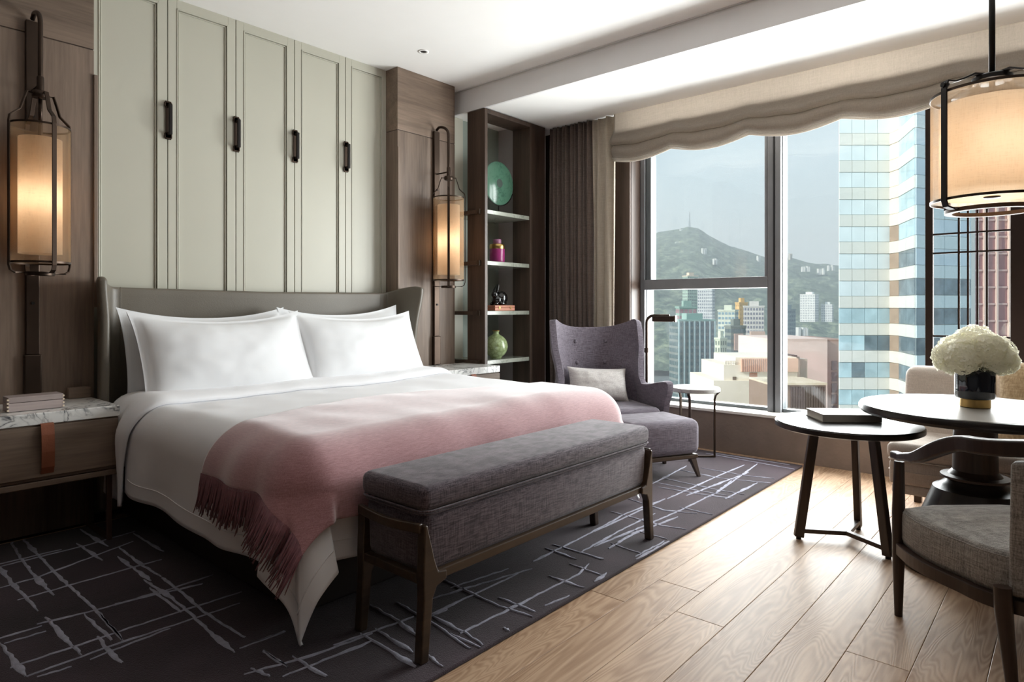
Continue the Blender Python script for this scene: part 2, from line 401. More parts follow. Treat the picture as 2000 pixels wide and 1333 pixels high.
def pilaster(x0, x1, side):
    zt = 2.64
    lo = MB().box(x0, x1, YC, YB+.04, 0, zt-.003).build('pilaster_panel', oakwall, wb, bevel=.002)
    MB().box(x0, x1, YC, YB+.04, zt+.003, CZ).build('pilaster_head', oakwallx, wb, bevel=.002)
    MB().box(x0+.002, x1-.002, YC+.006, YB, zt-.004, zt+.004).build('shadow_gap', darkwood, wb)
    xe = x0 if side < 0 else x1
    MB().box(xe-.004, xe+.016, YC-.012, YC+.02, 1.2, 2.5).build('edge_strip', oakwall, lo, bevel=.003)
pilaster(.05, 1.195, 1); pilaster(3.345, 3.985, -1)
MB().box(XL, .045, YC+.02, YB+.04, 0, CZ).build('pilaster_panel', oakwall, wb)
MB().box(3.985, 4.235, YB, YB+.04, 0, SZ).build('trim_board', cream, wb, bevel=.003)
# return beside the shelf and the dark pier at the curtain
rt = struct(MB().box(4.755, 5.0, 3.93, YB+.05, 0, SZ+.01).build('wall_return', mauvewall))
MB().box(4.745, 4.95, 3.895, 3.93, 0, SZ).build('pier_panel', darkwood, rt, bevel=.003)
# window wall
ww = struct(MB().box(XW, 5.62, YN, YB+.1, -.02, .322).build('wall_window', upstand, origin=(XW, 1.3, 0)))
MB().box(XW-.012, 5.62, -.6, 3.10, .322, .346).build('window_sill', sillm, ww, bevel=.004)
MB().box(XW+.0, 5.62, 3.085, YB+.1, .322, SZ+.05).build('pier', darkwood, ww)
MB().box(XW-.02, XW+.0, 3.09, 3.45, .322, SZ).build('pier_panel', shelfwood, ww, bevel=.003)
MB().box(XW+.1, 5.62, -2.4, 3.09, 2.86, SZ+.05).build('window_head', alu, ww)
MB().box(XW, 5.62, YN, -.55, .322, SZ+.05).build('pier', darkwood, ww)
# windows
def window(n, y0, y1, transom):
    W = struct(MB().box(XG-.09, XG+.03, y0, y0+.045, .346, 2.87).build('window_%d' % n, alu, origin=(XG, (y0+y1)/2, .346)))
    MB().box(XG-.09, XG+.03, y1-.045, y1, .346, 2.87).build('jamb', alu, W, bevel=.003)
    MB().box(XG-.05, XG+.06, y0+.045, y0+.05, .35, 2.86).build('reveal', alulight, W)
    MB().box(XG-.05, XG+.06, y1-.05, y1-.045, .35, 2.86).build('reveal', alulight, W)
    MB().box(XG-.06, XG+.03, y0+.04, y1-.04, 2.80, 2.865).build('head_rail', alu, W)
    MB().box(XG-.05, XG+.03, y0+.04, y1-.04, .346, .372).build('bottom_rail', alulight, W)
    if transom:
        MB().box(XG-.1, XG+.03, y0+.04, y1-.04, 1.36, 1.452).build('transom', alu, W, bevel=.004)
        MB().box(XG-.07, XG+.03, y1-.1, y1-.05, 1.452, 2.8).build('sash_stile', alulight, W, bevel=.003)
        MB().box(XG-.085, XG+.02, y0+.05, y0+.07, 1.452, 2.8).build('sash_stile', alu, W, bevel=.003)
        MB().box(XG-.006, XG+.006, y0+.05, y1-.05, 1.452, 2.8).build('pane', glassm, W)
        MB().box(XG-.006, XG+.006, y0+.05, y1-.05, .372, 1.36).build('pane', glassm, W)
    else:
        MB().box(XG-.006, XG+.006, y0+.05, y1-.05, .372, 2.8).build('pane', glassm, W)
    return W
w1 = window(1, 1.865, 3.085, True); w2 = window(2, -.55, 1.85, False)
MB().box(XG-.095, XG-.02, 1.851, 1.864, .346, 2.86).build('gasket', aludark, w1)

# ================================================================== outside
def pt(px, py, f):   # a point of the town at forward distance f (metres) from the room
    r = (px-1000)/FPX*f; u = (600-py)/FPX*f
    return Vector((AX[0]*r+AX[1]*f, -AX[1]*r+AX[0]*f, CAMH+u))
GROUND = -95
import sys
exec_ext = True
hillm, nt_, b_, ln_ = newmat('wooded_hillside')
v_ = coords(nt_, rnd=False); n_ = node(nt_, 'ShaderNodeTexNoise', Scale=.05, Detail=9.0, Roughness=.75); ln_(v_, n_.inputs['Vector'])
ln_(ramp(nt_, n_.outputs[0], [(.32, L(40, 54, 48)), (.5, L(92, 108, 94)), (.66, L(164, 172, 140))]), b_.inputs['Base Color']); b_.inputs['Roughness'].default_value = 1  # base tones lightened to carry part of the distance haze
sil = [(900, 520), (1100, 500), (1200, 478), (1262, 459), (1290, 451), (1325, 447), (1345, 443), (1365, 447), (1385, 460), (1420, 478), (1460, 491), (1500, 503), (1545, 503), (1580, 513), (1640, 519), (1750, 540), (1900, 545), (2100, 540)]
def sily(px):
    for (a, ya), (c, yc) in zip(sil[:-1], sil[1:]):
        if a <= px <= c: return ya+(yc-ya)*(px-a)/(c-a)
    return sil[-1][1]
def hill(u, v):
    px = 900+1200*u; ff = 900+v*1100
    top = (600-sily(px))/FPX*2000
    t = v
    z = GROUND+10+(top-GROUND-10)*(t**.85)
    p = pt(px, 600, ff)
    rough = noise.fractal(Vector((p.x*.012, p.y*.012, 3)), 1.0, 2.0, 4)
    z += rough*16*(t*(1-t)*4*.8+.18) + noise.noise(Vector((p.x*.08, p.y*.08, 1)))*2.6
    return (p.x, p.y, z)
hb = MB().grid(hill, 220, 90); 
hl = struct(hb.build('hillside', hillm, smooth=True)); hl['label'] = 'wooded hillside rising behind the town'
struct(MB().box(250, 2600, -1600, 2200, GROUND-10, GROUND).build('ground', plain('town_ground', L(110, 112, 108), .9)))
BM = {}
def bmat(c, rough=.7, spec=.3):
    k = (c, rough)
    if k not in BM: BM[k] = plain('facade_%d_%d_%d' % c, L(*c), rough, vary=.04, scale=.15, spec=spec)
    return BM[k]
def building(name, label, px0, px1, ytop, ybot, f, wall, win, rot=0, dep=.8, fh=3.1, cols=8, wf=.55, hf=.5, style='grid', roof=None, side=True, group=None):
    p0 = pt(px0, 600, f); p1 = pt(px1, 600, f); mid = (p0+p1)/2; W = (p1-p0).length
    z1 = CAMH+(600-ytop)/FPX*f; z0 = max(GROUND, CAMH+(600-ybot)/FPX*f-12)
    base = math.atan2(p1.y-p0.y, p1.x-p0.x)
    rz = base+rot
    ca = abs(math.cos(rot)); sa = abs(math.sin(rot)); w_ = W/(ca+dep*sa); d_ = w_*dep
    # local: x along facade, y away from the room
    D = Vector((math.cos(base+PI/2), math.sin(base+PI/2), 0))
    c = mid+D*(d_*ca+w_*sa)/2
    T = thing(name, (c.x, c.y, z0), label, 'building', rz, 'tower blocks of the town beyond the window')
    h = z1-z0
    MB().box(-w_/2, w_/2, -d_/2, d_/2, 0, h).build('wall', bmat(wall), T, local=True)
    wb_ = MB(); n = max(1, int(h/fh)); fh_ = h/n
    def face(ln2, fx):
        m = max(1, round(cols*ln2/w_)); cw = ln2/m
        for k in range(n):
            zc = (k+.5)*fh_
            if style == 'band':
                fx(-ln2/2+.15*cw, ln2/2-.15*cw, zc-fh_*hf/2, zc+fh_*hf/2); continue
            for i in range(m):
                if style == 'rib' and False: continue
                a = -ln2/2+(i+.5)*cw
                fx(a-cw*wf/2, a+cw*wf/2, zc-fh_*hf/2, zc+fh_*hf/2)
    face(w_, lambda a, b2, c0, c1: wb_.box(a, b2, -d_/2-.12, -d_/2+.05, c0, c1))
    if side:
        face(d_, lambda a, b2, c0, c1: wb_.box(-w_/2-.12, -w_/2+.05, a, b2, c0, c1))
        face(d_, lambda a, b2, c0, c1: wb_.box(w_/2-.05, w_/2+.12, a, b2, c0, c1))
    o = wb_.build('windows', bmat(win, .35, .6), T, local=True); o['kind'] = 'stuff'
    MB().box(-w_/2-.3, w_/2+.3, -d_/2-.3, d_/2+.3, h, h+.9).build('parapet', bmat(roof or wall), T, local=True)
    MB().box(-w_*.2, w_*.25, -d_*.2, d_*.3, h+.9, h+4).build('plant_room', bmat(roof or wall), T, local=True)
    return T, w_, d_, h
def fins(T, w_, d_, h, n, col, pr=.5, wd=.5):
    for i in range(n+1):
        a = -w_/2+w_*i/n
        MB().box(a-wd/2, a+wd/2, -d_/2-pr, -d_/2+.1, 0, h).build('fin', bmat(col), T, local=True)
# mid-distance apartment towers
building('apartment_tower', 'slim pale green tower with a pink roof box behind the window transom', 1337, 1366, 540, 640, 640, (176, 198, 184), (120, 140, 134), .35, .7, 3, 5, .6, .5, roof=(222, 204, 184))
building('apartment_tower', 'tall white tower with striped balconies right of the slim green one', 1366, 1403, 560, 700, 600, (214, 216, 216), (134, 144, 156), -.5, .9, 3, 7, .55, .5)
T, a, c, h = building('glass_block', 'wide green glass block with pale vertical fins behind the floor lamp', 1318, 1400, 628, 800, 330, (128, 136, 134), (92, 112, 116), .18, .6, 3.2, 10, .72, .6, roof=(150, 178, 170))
fins(T, a, c, h, 7, (176, 196, 198), .6, .7)
building('glass_block', 'green capped block with a mauve crown above the wide glass block', 1325, 1362, 602, 660, 350, (150, 176, 166), (158, 120, 126), .1, .6, 3.4, 4, .8, .6)
building('apartment_tower', 'cream and blue tower left of the orange slab', 1408, 1450, 608, 760, 420, (206, 210, 194), (120, 150, 164), -.6, .8, 3, 5, .7, .5)
building('apartment_tower', 'narrow olive tower with a white edge beside the cream tower', 1400, 1422, 664, 800, 300, (196, 202, 182), (112, 124, 112), .5, .8, 3, 3, .5, .6)
building('apartment_tower', 'orange slab tower near the window mullion', 1441, 1462, 593, 720, 470, (226, 188, 130), (196, 156, 104), .2, .8, 3, 3, .4, .4)
building('apartment_tower', 'white and grey tower with window strips next to the mullion', 1457, 1500, 600, 760, 440, (214, 210, 204), (132, 134, 146), -.3, .7, 3, 7, .6, .55)
T, a, c, h = building('office_block', 'dark green office block with a pale pink sign panel', 1424, 1458, 640, 780, 310, (120, 128, 122), (86, 102, 106), .15, .8, 3.2, 6, .8, .55)
MB().box(-a*.3, a*.3, -c/2-.6, -c/2, h-11, h-3).build('sign_panel', bmat((196, 164, 152)), T, local=True)
building('apartment_tower', 'pinkish brown apartment block behind the white stepped building', 1455, 1520, 668, 800, 260, (190, 168, 156), (120, 112, 110), -.2, .7, 3, 8, .6, .5)
building('apartment_tower', 'pale apartment slab at the window jamb left of the floor lamp', 1250, 1278, 656, 800, 420, (190, 198, 190), (134, 144, 142), .4, .8, 3, 4, .6, .5)
building('apartment_tower', 'grey apartment tower just right of the mullion', 1530, 1556, 606, 720, 480, (148, 160, 164), (118, 132, 140), .2, .8, 3, 5, .6, .5)
building('apartment_tower', 'larger white block standing alone on the hillside', 1571, 1607, 576, 612, 880, (236, 236, 232), (178, 186, 190), -.75, .8, 3.2, 6, .6, .5)
building('apartment_tower', 'smaller white block to the right on the hillside', 1609, 1634, 596, 612, 880, (226, 228, 226), (168, 178, 184), -.6, .8, 3.2, 5, .6, .5)
# the white stepped building
T = thing('stepped_building', tuple(pt(1446, 600, 120)[:2])+(GROUND,), 'white stepped building with a pink corrugated upper storey', 'building', math.atan2(-AX[1], AX[0]))
def loc(px, f): return (px-1446)/FPX*f
def zz(py, f): return CAMH+(600-py)/FPX*f-GROUND
s120 = 120
whit = bmat((228, 217, 200)); pinkw = bmat((214, 182, 162))
MB().box(loc(1394, 120), loc(1560, 120), 0, 16, 0, zz(744, 120)).build('lower_block', whit, T, local=True)
MB().box(loc(1416, 120), loc(1560, 120), .6, 15, 0, zz(714, 120)).build('middle_block', whit, T, local=True)
MB().box(loc(1440, 120), loc(1560, 120), .9, 14, 0, zz(699, 120)).build('upper_block', whit, T, local=True)
MB().box(loc(1449, 120), loc(1560, 120), .2, 2, zz(727, 120), zz(701, 120)).build('corrugated_screen', pinkw, T, local=True)
for i in range(14):
    x = loc(1450+i*4, 120); MB().box(x-.09, x+.09, .05, .25, zz(726.5, 120), zz(701.5, 120)).build('rib', bmat((206, 160, 136)), T, local=True)
MB().box(loc(1466, 120), loc(1481, 120), .5, .7, zz(743, 120), zz(729, 120)).build('opening', bmat((176, 120, 92)), T, local=True)
MB().box(loc(1433, 120), loc(1440, 120), .5, .7, zz(743, 120), zz(737, 120)).build('opening', bmat((110, 96, 84)), T, local=True)
rl = MB()
for i in range(7): rl.box(loc(1419+i*3.2, 120)-.05, loc(1419+i*3.2, 120)+.05, .7, .8, zz(714, 120), zz(706, 120))
for yy in (706.5, 710): rl.box(loc(1419, 120), loc(1440, 120), .7, .8, zz(yy, 120)-.05, zz(yy, 120)+.05)
rl.build('roof_railing', bmat((214, 204, 190)), T, local=True)
# pink block, concrete tower and louvred block right of the mullion
rz0 = math.atan2(-AX[1], AX[0])
T = thing('pink_building', tuple(pt(1580, 600, 190)[:2])+(GROUND,), 'broad pale pink building with a darker side left of the glass tower', 'building', rz0)
def l2(px, f, c=1580): return (px-c)/FPX*f
MB().box(l2(1500, 190), l2(1616, 190), 0, 25, 0, zz(662, 190)).build('pink_wall', bmat((234, 208, 195)), T, local=True)
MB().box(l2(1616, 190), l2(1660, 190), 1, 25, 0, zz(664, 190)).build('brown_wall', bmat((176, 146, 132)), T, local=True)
for k in range(6):
    for i in range(2):
        MB().box(l2(1627+i*14, 190), l2(1637+i*14, 190), .7, 1.2, zz(724+k*22, 190), zz(706+k*22, 190)).build('window', bmat((110, 92, 92)), T, local=True)
T = thing('concrete_tower', tuple(pt(1560, 600, 140)[:2])+(GROUND,), 'grey weathered rooftop tower in front of the pink building', 'building', rz0)
MB().box(l2(1530, 140, 1560), l2(1562, 140, 1560), 0, 6, 0, zz(697, 140)).build('wall', bmat((178, 164, 150)), T, local=True)
MB().box(l2(1556, 140, 1560), l2(1579, 140, 1560), .5, 6, 0, zz(702, 140)).build('stair_core', bmat((198, 188, 172)), T, local=True)
MB().box(l2(1545, 140, 1560), l2(1556, 140, 1560), -.3, 5, zz(697, 140), zz(694, 140)).build('hood', bmat((96, 88, 82)), T, local=True)
T = thing('louvred_block', tuple(pt(1575, 600, 100)[:2])+(GROUND,), 'low brown block with dark louvre strips below the grey rooftop tower', 'building', rz0)
MB().box(l2(1500, 100, 1575), l2(1613, 100, 1575), 0, 8, 0, zz(752, 100)).build('wall', bmat((142, 122, 108)), T, local=True)
MB().box(l2(1500, 100, 1575), l2(1613, 100, 1575), -.4, 8, zz(752, 100), zz(748, 100)).build('cornice', bmat((206, 190, 168)), T, local=True)
for i in range(14):
    x = l2(1545+i*5, 100, 1575); MB().box(x-.12, x+.12, -.15, .1, zz(800, 100), zz(756, 100)).build('louvre', bmat((96, 82, 76)), T, local=True)
# glass tower
def tower_pt(px, f): p = pt(px, 600, f); return Vector((p.x, p.y))
TB = tower_pt(1740, 90)
T = thing('glass_tower', (TB.x, TB.y, GROUND), 'white and blue banded glass office tower close by', 'building')
corners = [tower_pt(1638, 86), tower_pt(1738, 86), tower_pt(1757, 84), tower_pt(1788, 77.5), tower_pt(1895, 80.5), tower_pt(1905, 120), tower_pt(1640, 120)]
core = MB().prism([(p.x, p.y) for p in corners], GROUND, 62); core.build('core', bmat((206, 210, 206)), T)
gl = [plain('tower_glass_sky', L(216, 227, 230), .2, vary=.04, scale=.3), plain('tower_glass_blue', L(178, 204, 212), .1, vary=.12, scale=.4), plain('tower_glass_dark', L(112, 128, 136), .1, vary=.2, scale=.5)]  # glass tints carry painted reflections: pale sky above, darker neighbours below
span = plain('tower_spandrel', L(216, 217, 211), .4, vary=.02); spanb = plain('tower_spandrel_beige', L(226, 214, 196), .4, vary=.04); spand = plain('tower_panel_brown', L(158, 138, 120), .4, vary=.08, scale=.6)
pmesh = {}
def facade(p, q, ncol, mats, spm, skip=()):
    d = q-p; Lh = d.length; u = d/Lh; n = Vector((u.y, -u.x))
    ang = math.atan2(u.y, u.x); cw = Lh/ncol; rr_ = random.Random(int(p.x*10))
    for k in range(-6, 14):
        for i in range(ncol):
            for kind in (0, 1):
                z0 = -.97+3.6*k+(0 if kind == 0 else 2.03); hh = 2.03 if kind == 0 else 1.57
                if z0 < GROUND: continue
                if kind == 0:
                    mt = mats(k, i, rr_)
                else: mt = spm
                key = (round(cw, 3), kind, mt.name)
                nm = 'glass_panel' if kind == 0 else 'spandrel_panel'
                if key not in pmesh:
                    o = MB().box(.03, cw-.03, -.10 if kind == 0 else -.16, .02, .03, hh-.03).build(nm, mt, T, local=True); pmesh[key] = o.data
                else:
                    o = bpy.data.objects.new(nm, pmesh[key]); COL.objects.link(o); o.parent = T
                a = p+u*cw*i
                o.location = (a.x-TB.x, a.y-TB.y, z0-GROUND); o.rotation_euler = (0, 0, ang)
spB = plain('tower_glass_pale', L(184, 202, 212), .2, vary=.05, scale=.4)
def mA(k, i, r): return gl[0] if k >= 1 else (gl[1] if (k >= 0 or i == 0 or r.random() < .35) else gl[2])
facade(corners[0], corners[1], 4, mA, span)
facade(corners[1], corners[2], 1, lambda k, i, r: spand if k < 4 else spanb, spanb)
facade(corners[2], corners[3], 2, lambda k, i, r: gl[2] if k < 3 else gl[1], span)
facade(corners[3], corners[4], 4, lambda k, i, r: gl[2] if k < 2 else spB, plain('tower_spandrel_blue', L(188, 204, 208), .3, vary=.04))  # bluish shade of this face is put into its glass and spandrel colours
T = thing('red_glass_tower', tuple(pt(1960, 600, 135)[:2])+(GROUND,), 'reddish glass tower seen through the lattice screen', 'building', rz0)
cr_ = bmat((150, 112, 114), .25, .6)
MB().box(l2(1893, 135, 1960), l2(2120, 135, 1960), 0, 20, 0, 62-GROUND).build('wall', cr_, T, local=True)
for i in range(9):
    x = l2(1897+i*24, 135, 1960); MB().box(x-.18, x+.18, -.5, .1, 0, 62-GROUND).build('pilaster', bmat((206, 186, 176)), T, local=True)
for k in range(20):
    z_ = zz(760, 135)+k*3.5; MB().box(l2(1893, 135, 1960), l2(2120, 135, 1960), -.2, .1, z_, z_+.4).build('floor_band', bmat((186, 160, 156)), T, local=True)
# buildings and mast on the hill
def villa(px, py, f, w_, h_, label, col=(232, 232, 228), n=2):
    w_ *= .5; h_ *= .42
    p = pt(px, py, f); Tv = thing('hill_house', (p.x, p.y, p.z-h_), label, 'house', rz0, 'small houses on the hill')
    rv = random.Random(int(px*7+py)); m_ = n+1
    for i in range(m_):
        a = -w_/2+w_*i/m_+rv.uniform(-.5, .5); hh = h_*rv.uniform(.35, 1.0); ww_ = w_/m_*rv.uniform(.4, .95); d0 = rv.uniform(-6, 6)
        MB().box(a, a+ww_, d0, d0+10, -12, hh).build('block', bmat(col), Tv, local=True)
        MB().box(a+ww_*.1, a+ww_*.8, d0-.2, d0+.1, hh*.3, hh*.7).build('window_strip', bmat((150, 158, 160)), Tv, local=True)
villa(1332, 447, 1960, 26, 13, 'white station buildings on the hilltop left of the mast', n=3)
villa(1362, 449, 1960, 34, 8, 'low pale buildings on the summit right of the mast', (190, 196, 196), 4)
villa(1324, 471, 1700, 22, 6, 'pale terraces high on the left of the hill', (196, 204, 194), 2)
villa(1377, 485, 1600, 26, 8, 'white villas in the middle of the wooded slope', n=3)
villa(1398, 505, 1500, 24, 5, 'thin white row of houses lower on the slope', n=3)
villa(1483, 500, 1850, 24, 14, 'white houses on the ridge beside the mullion', n=3)
villa(1544, 494, 1800, 18, 18, 'beige twin towers on the ridge right of the mullion', (206, 198, 186), 2)
villa(1575, 520, 1700, 36, 7, 'white row of houses along the right ridge', n=4)
villa(1605, 524, 1700, 26, 12, 'white round fronted houses on the right ridge', n=2)
villa(1625, 518, 1750, 34, 8, 'pale houses at the ridge beside the glass tower', n=3)
villa(1570, 640, 820, 30, 4, 'low white houses among trees under the lone white blocks', n=3)
p = pt(1347, 444, 1990)
ms = MB()
for a in range(3):
    an = a*2.094; ms.tube([(p.x+2.6*math.cos(an), p.y+2.6*math.sin(an), p.z-6), (p.x+.4*math.cos(an), p.y+.4*math.sin(an), p.z+46)], [.9, .5], 6)
for k in range(9):
    r_ = 2.6-.24*k; ms.cyl((p.x, p.y, p.z+k*5), (p.x, p.y, p.z+k*5+.8), r_+.5, n=6)
mo_ = ms.build('radio_mast', bmat((150, 160, 164)), None); tag(mo_, 'thin radio mast on top of the hill', 'mast')

# ================================================================== window dressing
# curtain
def curtain(name, y0, y1, x, amp, folds, mat, label, z1=SZ-.005, z0=.02):
    def fn(u, v):
        yy = y0+(y1-y0)*u; ph = u*folds*2*PI
        a = amp*(.75+.25*math.sin(ph*.37+1))
        z_ = z0+(z1-z0)*v
        xx = x+a*math.sin(ph+.5*math.sin(ph*.5)+.25*math.sin(v*5+u*9))*(.9+.1*v)
        return (xx, yy+.01*math.sin(v*4+ph), z_)
    o = MB().grid(fn, int(folds*16), 24).build(name, mat, smooth=True, solid=.006, offset=0)
    return tag(o, label, 'curtain')
curtain('curtain', 3.39, 3.885, 5.03, .042, 10, curtainm, 'dark taupe drape hanging in tight folds beside the shelf')
curtain('curtain', 3.165, 3.38, 5.03, .03, 2.5, sheerm, 'narrow pale linen drape edge next to the window')
# roman blind: two folds with a scalloped lower edge
BX = 5.02
def cusp(yy):
    t = ((yy-2.587) / .663) % 1.0; return math.sin(PI*t)
def blind_fn(u, v):
    yy = 3.165-(3.165+.5)*u; s = cusp(yy); zt = SZ+.012
    zf = 2.70-.030*s; zb = 2.555-.055*s
    if v < .5:
        t = v/.5; z_ = zt+(zf-zt)*t; x_ = BX+.004-.055*sstep(.55, 1, t)+.004*s
    elif v < .62:
        t = (v-.5)/.12; z_ = zf-.018*math.sin(PI*t)-.012*t; x_ = BX-.05+.075*t
    elif v < .92:
        t = (v-.62)/.30; z_ = zf-.012+(zb-zf+.012)*t; x_ = BX+.025-.055*math.sin(PI*min(1, t*1.05))**.8-.02*t
    else:
        t = (v-.92)/.08; z_ = zb-.008*math.sin(PI*t)+.016*t; x_ = BX+.005+.035*t
    return (x_, yy+.004*math.sin(v*9+yy*3), z_+.003*math.sin(yy*23))
bl = MB().grid(blind_fn, 200, 60).build('roman_blind', blindm, smooth=True, solid=.004, offset=0)
tag(bl, 'folded beige linen roman blind with a scalloped hem across the window head', 'blind')
def hem_fn(dz, dx):
    return [(BX+dx, 3.16-3.65*i/160, 2.555-.055*cusp(3.16-3.65*i/160)+dz) for i in range(161)]
def lining_fn(u, v):
    yy = 3.165-(3.165+.5)*u; s = cusp(yy); z0 = 2.555-.055*s
    return (BX+.045+.006*math.sin(v*20), yy, z0+.01+(2.74-z0)*v)
MB().grid(lining_fn, 120, 12).build('stacked_folds', blindm, bl, smooth=True, solid=.012, offset=0)
hm = MB(); hm.bar(hem_fn(.006, -.028), .010, .012); hm.bar(hem_fn(-.012, -.016), .010, .010)
hm.build('hem_cord', blindm, bl, smooth=True)
latt = plain('lattice_stain', L(40, 30, 26), .7, spec=.15)
# lattice screen in front of the right window
T = thing('lattice_screen', (5.3, .535, .346), 'dark wooden lattice screen standing in front of the right window', 'screen')
zt_ = 2.86
for yy, wd in ((.775, .045), (.285, .085)):
    MB().box(5.27, 5.32, yy-wd/2, yy+wd/2, .346, zt_).build('post', latt, T, bevel=.003)
for yy in (.606, .555, .503, .452):
    MB().box(5.288, 5.302, yy-.006, yy+.006, .346, zt_).build('lattice_bar', latt, T)
for zz_ in (1.0, 1.57, 1.70, 2.3, 2.42):
    MB().box(5.284, 5.298, .325, .755, zz_-.006, zz_+.006).build('lattice_bar', latt, T)
# ceiling downlight
p = (3.28, 3.76)
T = thing('downlight', (p[0], p[1], CZ), 'small white recessed downlight in the ceiling', 'light')
MB().lathe([(.024, .0005), (.040, .0), (.042, -.003), (.026, -.004), (.024, -.001)], (p[0], p[1], CZ), 32).build('trim_ring', white_paint, T, smooth=True)
MB().lathe([(.025, -.0015), (.0001, -.0022)], (p[0], p[1], CZ), 24).build('aperture', blackmetal, T)

# ================================================================== rug
RX0, RX1, RY0, RY1 = .48, 5.09, 1.552, 4.05
rugm = plain('plum_pile', L(58, 46, 53), .95, vary=.3, scale=2.4, bmp=.5, bscale=260, sheen=.2, spec=.1)
strokem = plain('lavender_pile', L(168, 168, 184), .95, vary=.14, scale=30, bmp=.6, bscale=300, sheen=.2, spec=.1)
rug = MB().rbox(RX0, RX1, RY0, RY1, .0005, .014, .005, 2).build('rug', rugm)
tag(rug, 'dark plum rug with raised lavender crossing strokes under the bed', 'rug')
def floor_pt(px, py):
    f = CAMH*FPX/(py-600); r = (px-1000)/FPX*f
    return Vector((AX[0]*r+AX[1]*f, -AX[1]*r+AX[0]*f, 0))
st = MB(); rs = random.Random(11)
def stroke(pts, wd):
    P = [floor_pt(*p) for p in pts]
    Ltot = sum((P[i+1]-P[i]).length for i in range(len(P)-1)); n = max(8, int(Ltot/.022)); out = []
    for k in range(n+1):
        d = Ltot*k/n
        for i in range(len(P)-1):
            l_ = (P[i+1]-P[i]).length
            if d <= l_ or i == len(P)-2:
                c = P[i].lerp(P[i+1], min(1, d/l_)); t = (P[i+1]-P[i]).normalized(); break
            d -= l_
        out.append((c, t))
    ph = rs.random()*9; vs = []
    for k, (c, t) in enumerate(out):
        s_ = noise.noise(Vector((k*.13+ph, ph, 0))); s2 = noise.noise(Vector((k*.55+ph, 3, ph)))
        w_ = wd*(.66+1.7*max(0, s_)**1.1+.28*s2)*(.35+.65*min(1, min(k, n-k)/3))
        nrm = Vector((-t.y, t.x, 0)); c = c+nrm*.006*s2
        c.x = min(max(c.x, RX0+.01), RX1-.012); c.y = min(max(c.y, RY0+.004), RY1-.01)
        for a, z_ in ((-w_/2, .0135), (-w_*.3, .0175), (w_*.3, .0175), (w_/2, .0135)):
            q = c+nrm*a; q.y = max(q.y, RY0+.001); vs.append((q.x, q.y, z_))
    fs = []
    for k in range(n):
        for j in range(3): fs.append((k*4+j, k*4+j+1, k*4+5+j, k*4+4+j))
    st.add(vs, fs)
def cropmap(ox, oy, s, L_): return [[(ox+a*s, oy+b*s) for a, b in ln] for ln in L_]
Va = cropmap(0, 980, .4, [[(100,185),(290,385),(470,550),(600,700)], [(40,190),(100,290),(160,370),(265,478)], [(0,340),(60,420),(110,470),(190,555)], [(0,710),(60,790),(130,880)],
 [(225,585),(400,775)], [(410,570),(480,640),(550,700)], [(490,570),(530,620),(605,705)], [(480,680),(520,740),(600,810)], [(375,220),(500,305)], [(390,150),(530,235)], [(580,240),(700,330),(790,385)],
 [(575,285),(740,405)], [(650,170),(800,260)], [(700,400),(830,480),(940,575),(1060,690),(1150,760)], [(730,440),(890,560)], [(790,390),(900,470),(1000,560),(1110,630),(1200,685)], [(1285,750),(1400,830)]])
Ha = cropmap(0, 980, .4, [[(0,322),(300,250)], [(0,335),(420,230),(660,160)], [(0,440),(180,390),(650,210)], [(85,500),(330,430),(680,330),(790,300)], [(180,620),(430,560),(760,470),(1040,375)], [(50,835),(480,690),(900,550),(1180,460)],
 [(130,880),(560,720),(980,580),(1170,515)], [(180,880),(350,830)], [(440,795),(700,690),(830,640)], [(0,690),(205,628)], [(20,715),(225,655)], [(560,520),(990,420)], [(1170,740),(1390,655)], [(560,525),(770,460)]])
Vb = cropmap(400, 700, .475, [[(980,925),(1100,985),(1210,1035),(1350,1080)], [(1210,1000),(1360,1060)], [(790,1020),(960,1120),(1090,1215)], [(680,1030),(800,1100),(880,1165)], [(920,1070),(1080,1150),(1145,1200)], [(1010,1150),(1135,1210)],
 [(640,1150),(760,1220),(870,1290)], [(700,1130),(860,1230)], [(920,1240),(980,1290)], [(1415,910),(1560,960)], [(1500,860),(1640,910)], [(1400,795),(1530,840)], [(1430,780),(1640,840)], [(240,1225),(340,1290)], [(190,1295),(270,1330)], [(360,1245),(500,1330)], [(1230,1125),(1250,1140)]])
Hb = cropmap(400, 700, .475, [[(1050,1150),(1270,1040),(1530,905),(1580,860)], [(920,1010),(1080,960),(1345,880)], [(930,1070),(1100,990),(1290,900)], [(1010,960),(1250,880)], [(1350,850),(1560,745),(1730,650),(1890,590)], [(1540,815),(1700,725),(1850,650)], [(1660,795),(1755,735)], [(1770,830),(1890,765)], [(1400,1035),(1500,992)],
 [(160,1320),(420,1250),(690,1150)], [(320,1330),(690,1180)], [(150,1210),(330,1140)], [(530,1200),(860,1080)], [(930,1075),(1000,1050)]])
Vc = cropmap(1160, 860, .42, [[(80,345),(200,380),(310,410),(430,430)], [(160,285),(330,340),(480,355)], [(400,325),(550,360)], [(300,230),(470,260),(650,285)], [(270,205),(500,250),(620,270)], [(330,190),(560,240),(700,265)], [(400,150),(600,190),(830,212)],
 [(500,140),(700,175),(840,190)], [(520,70),(750,112),(940,147)], [(560,70),(910,125)], [(180,430),(340,475)], [(80,495),(240,550)], [(0,560),(40,570)]])
Hc = cropmap(1160, 860, .42, [[(0,440),(150,370),(330,285)], [(0,510),(240,410),(400,340),(580,250),(760,120)], [(70,520),(180,450),(390,370)], [(340,285),(570,180),(700,125)], [(430,270),(720,160)], [(610,285),(760,210)], [(270,215),(430,130)], [(195,570),(350,485)], [(0,675),(60,635)], [(540,275),(640,200)]])
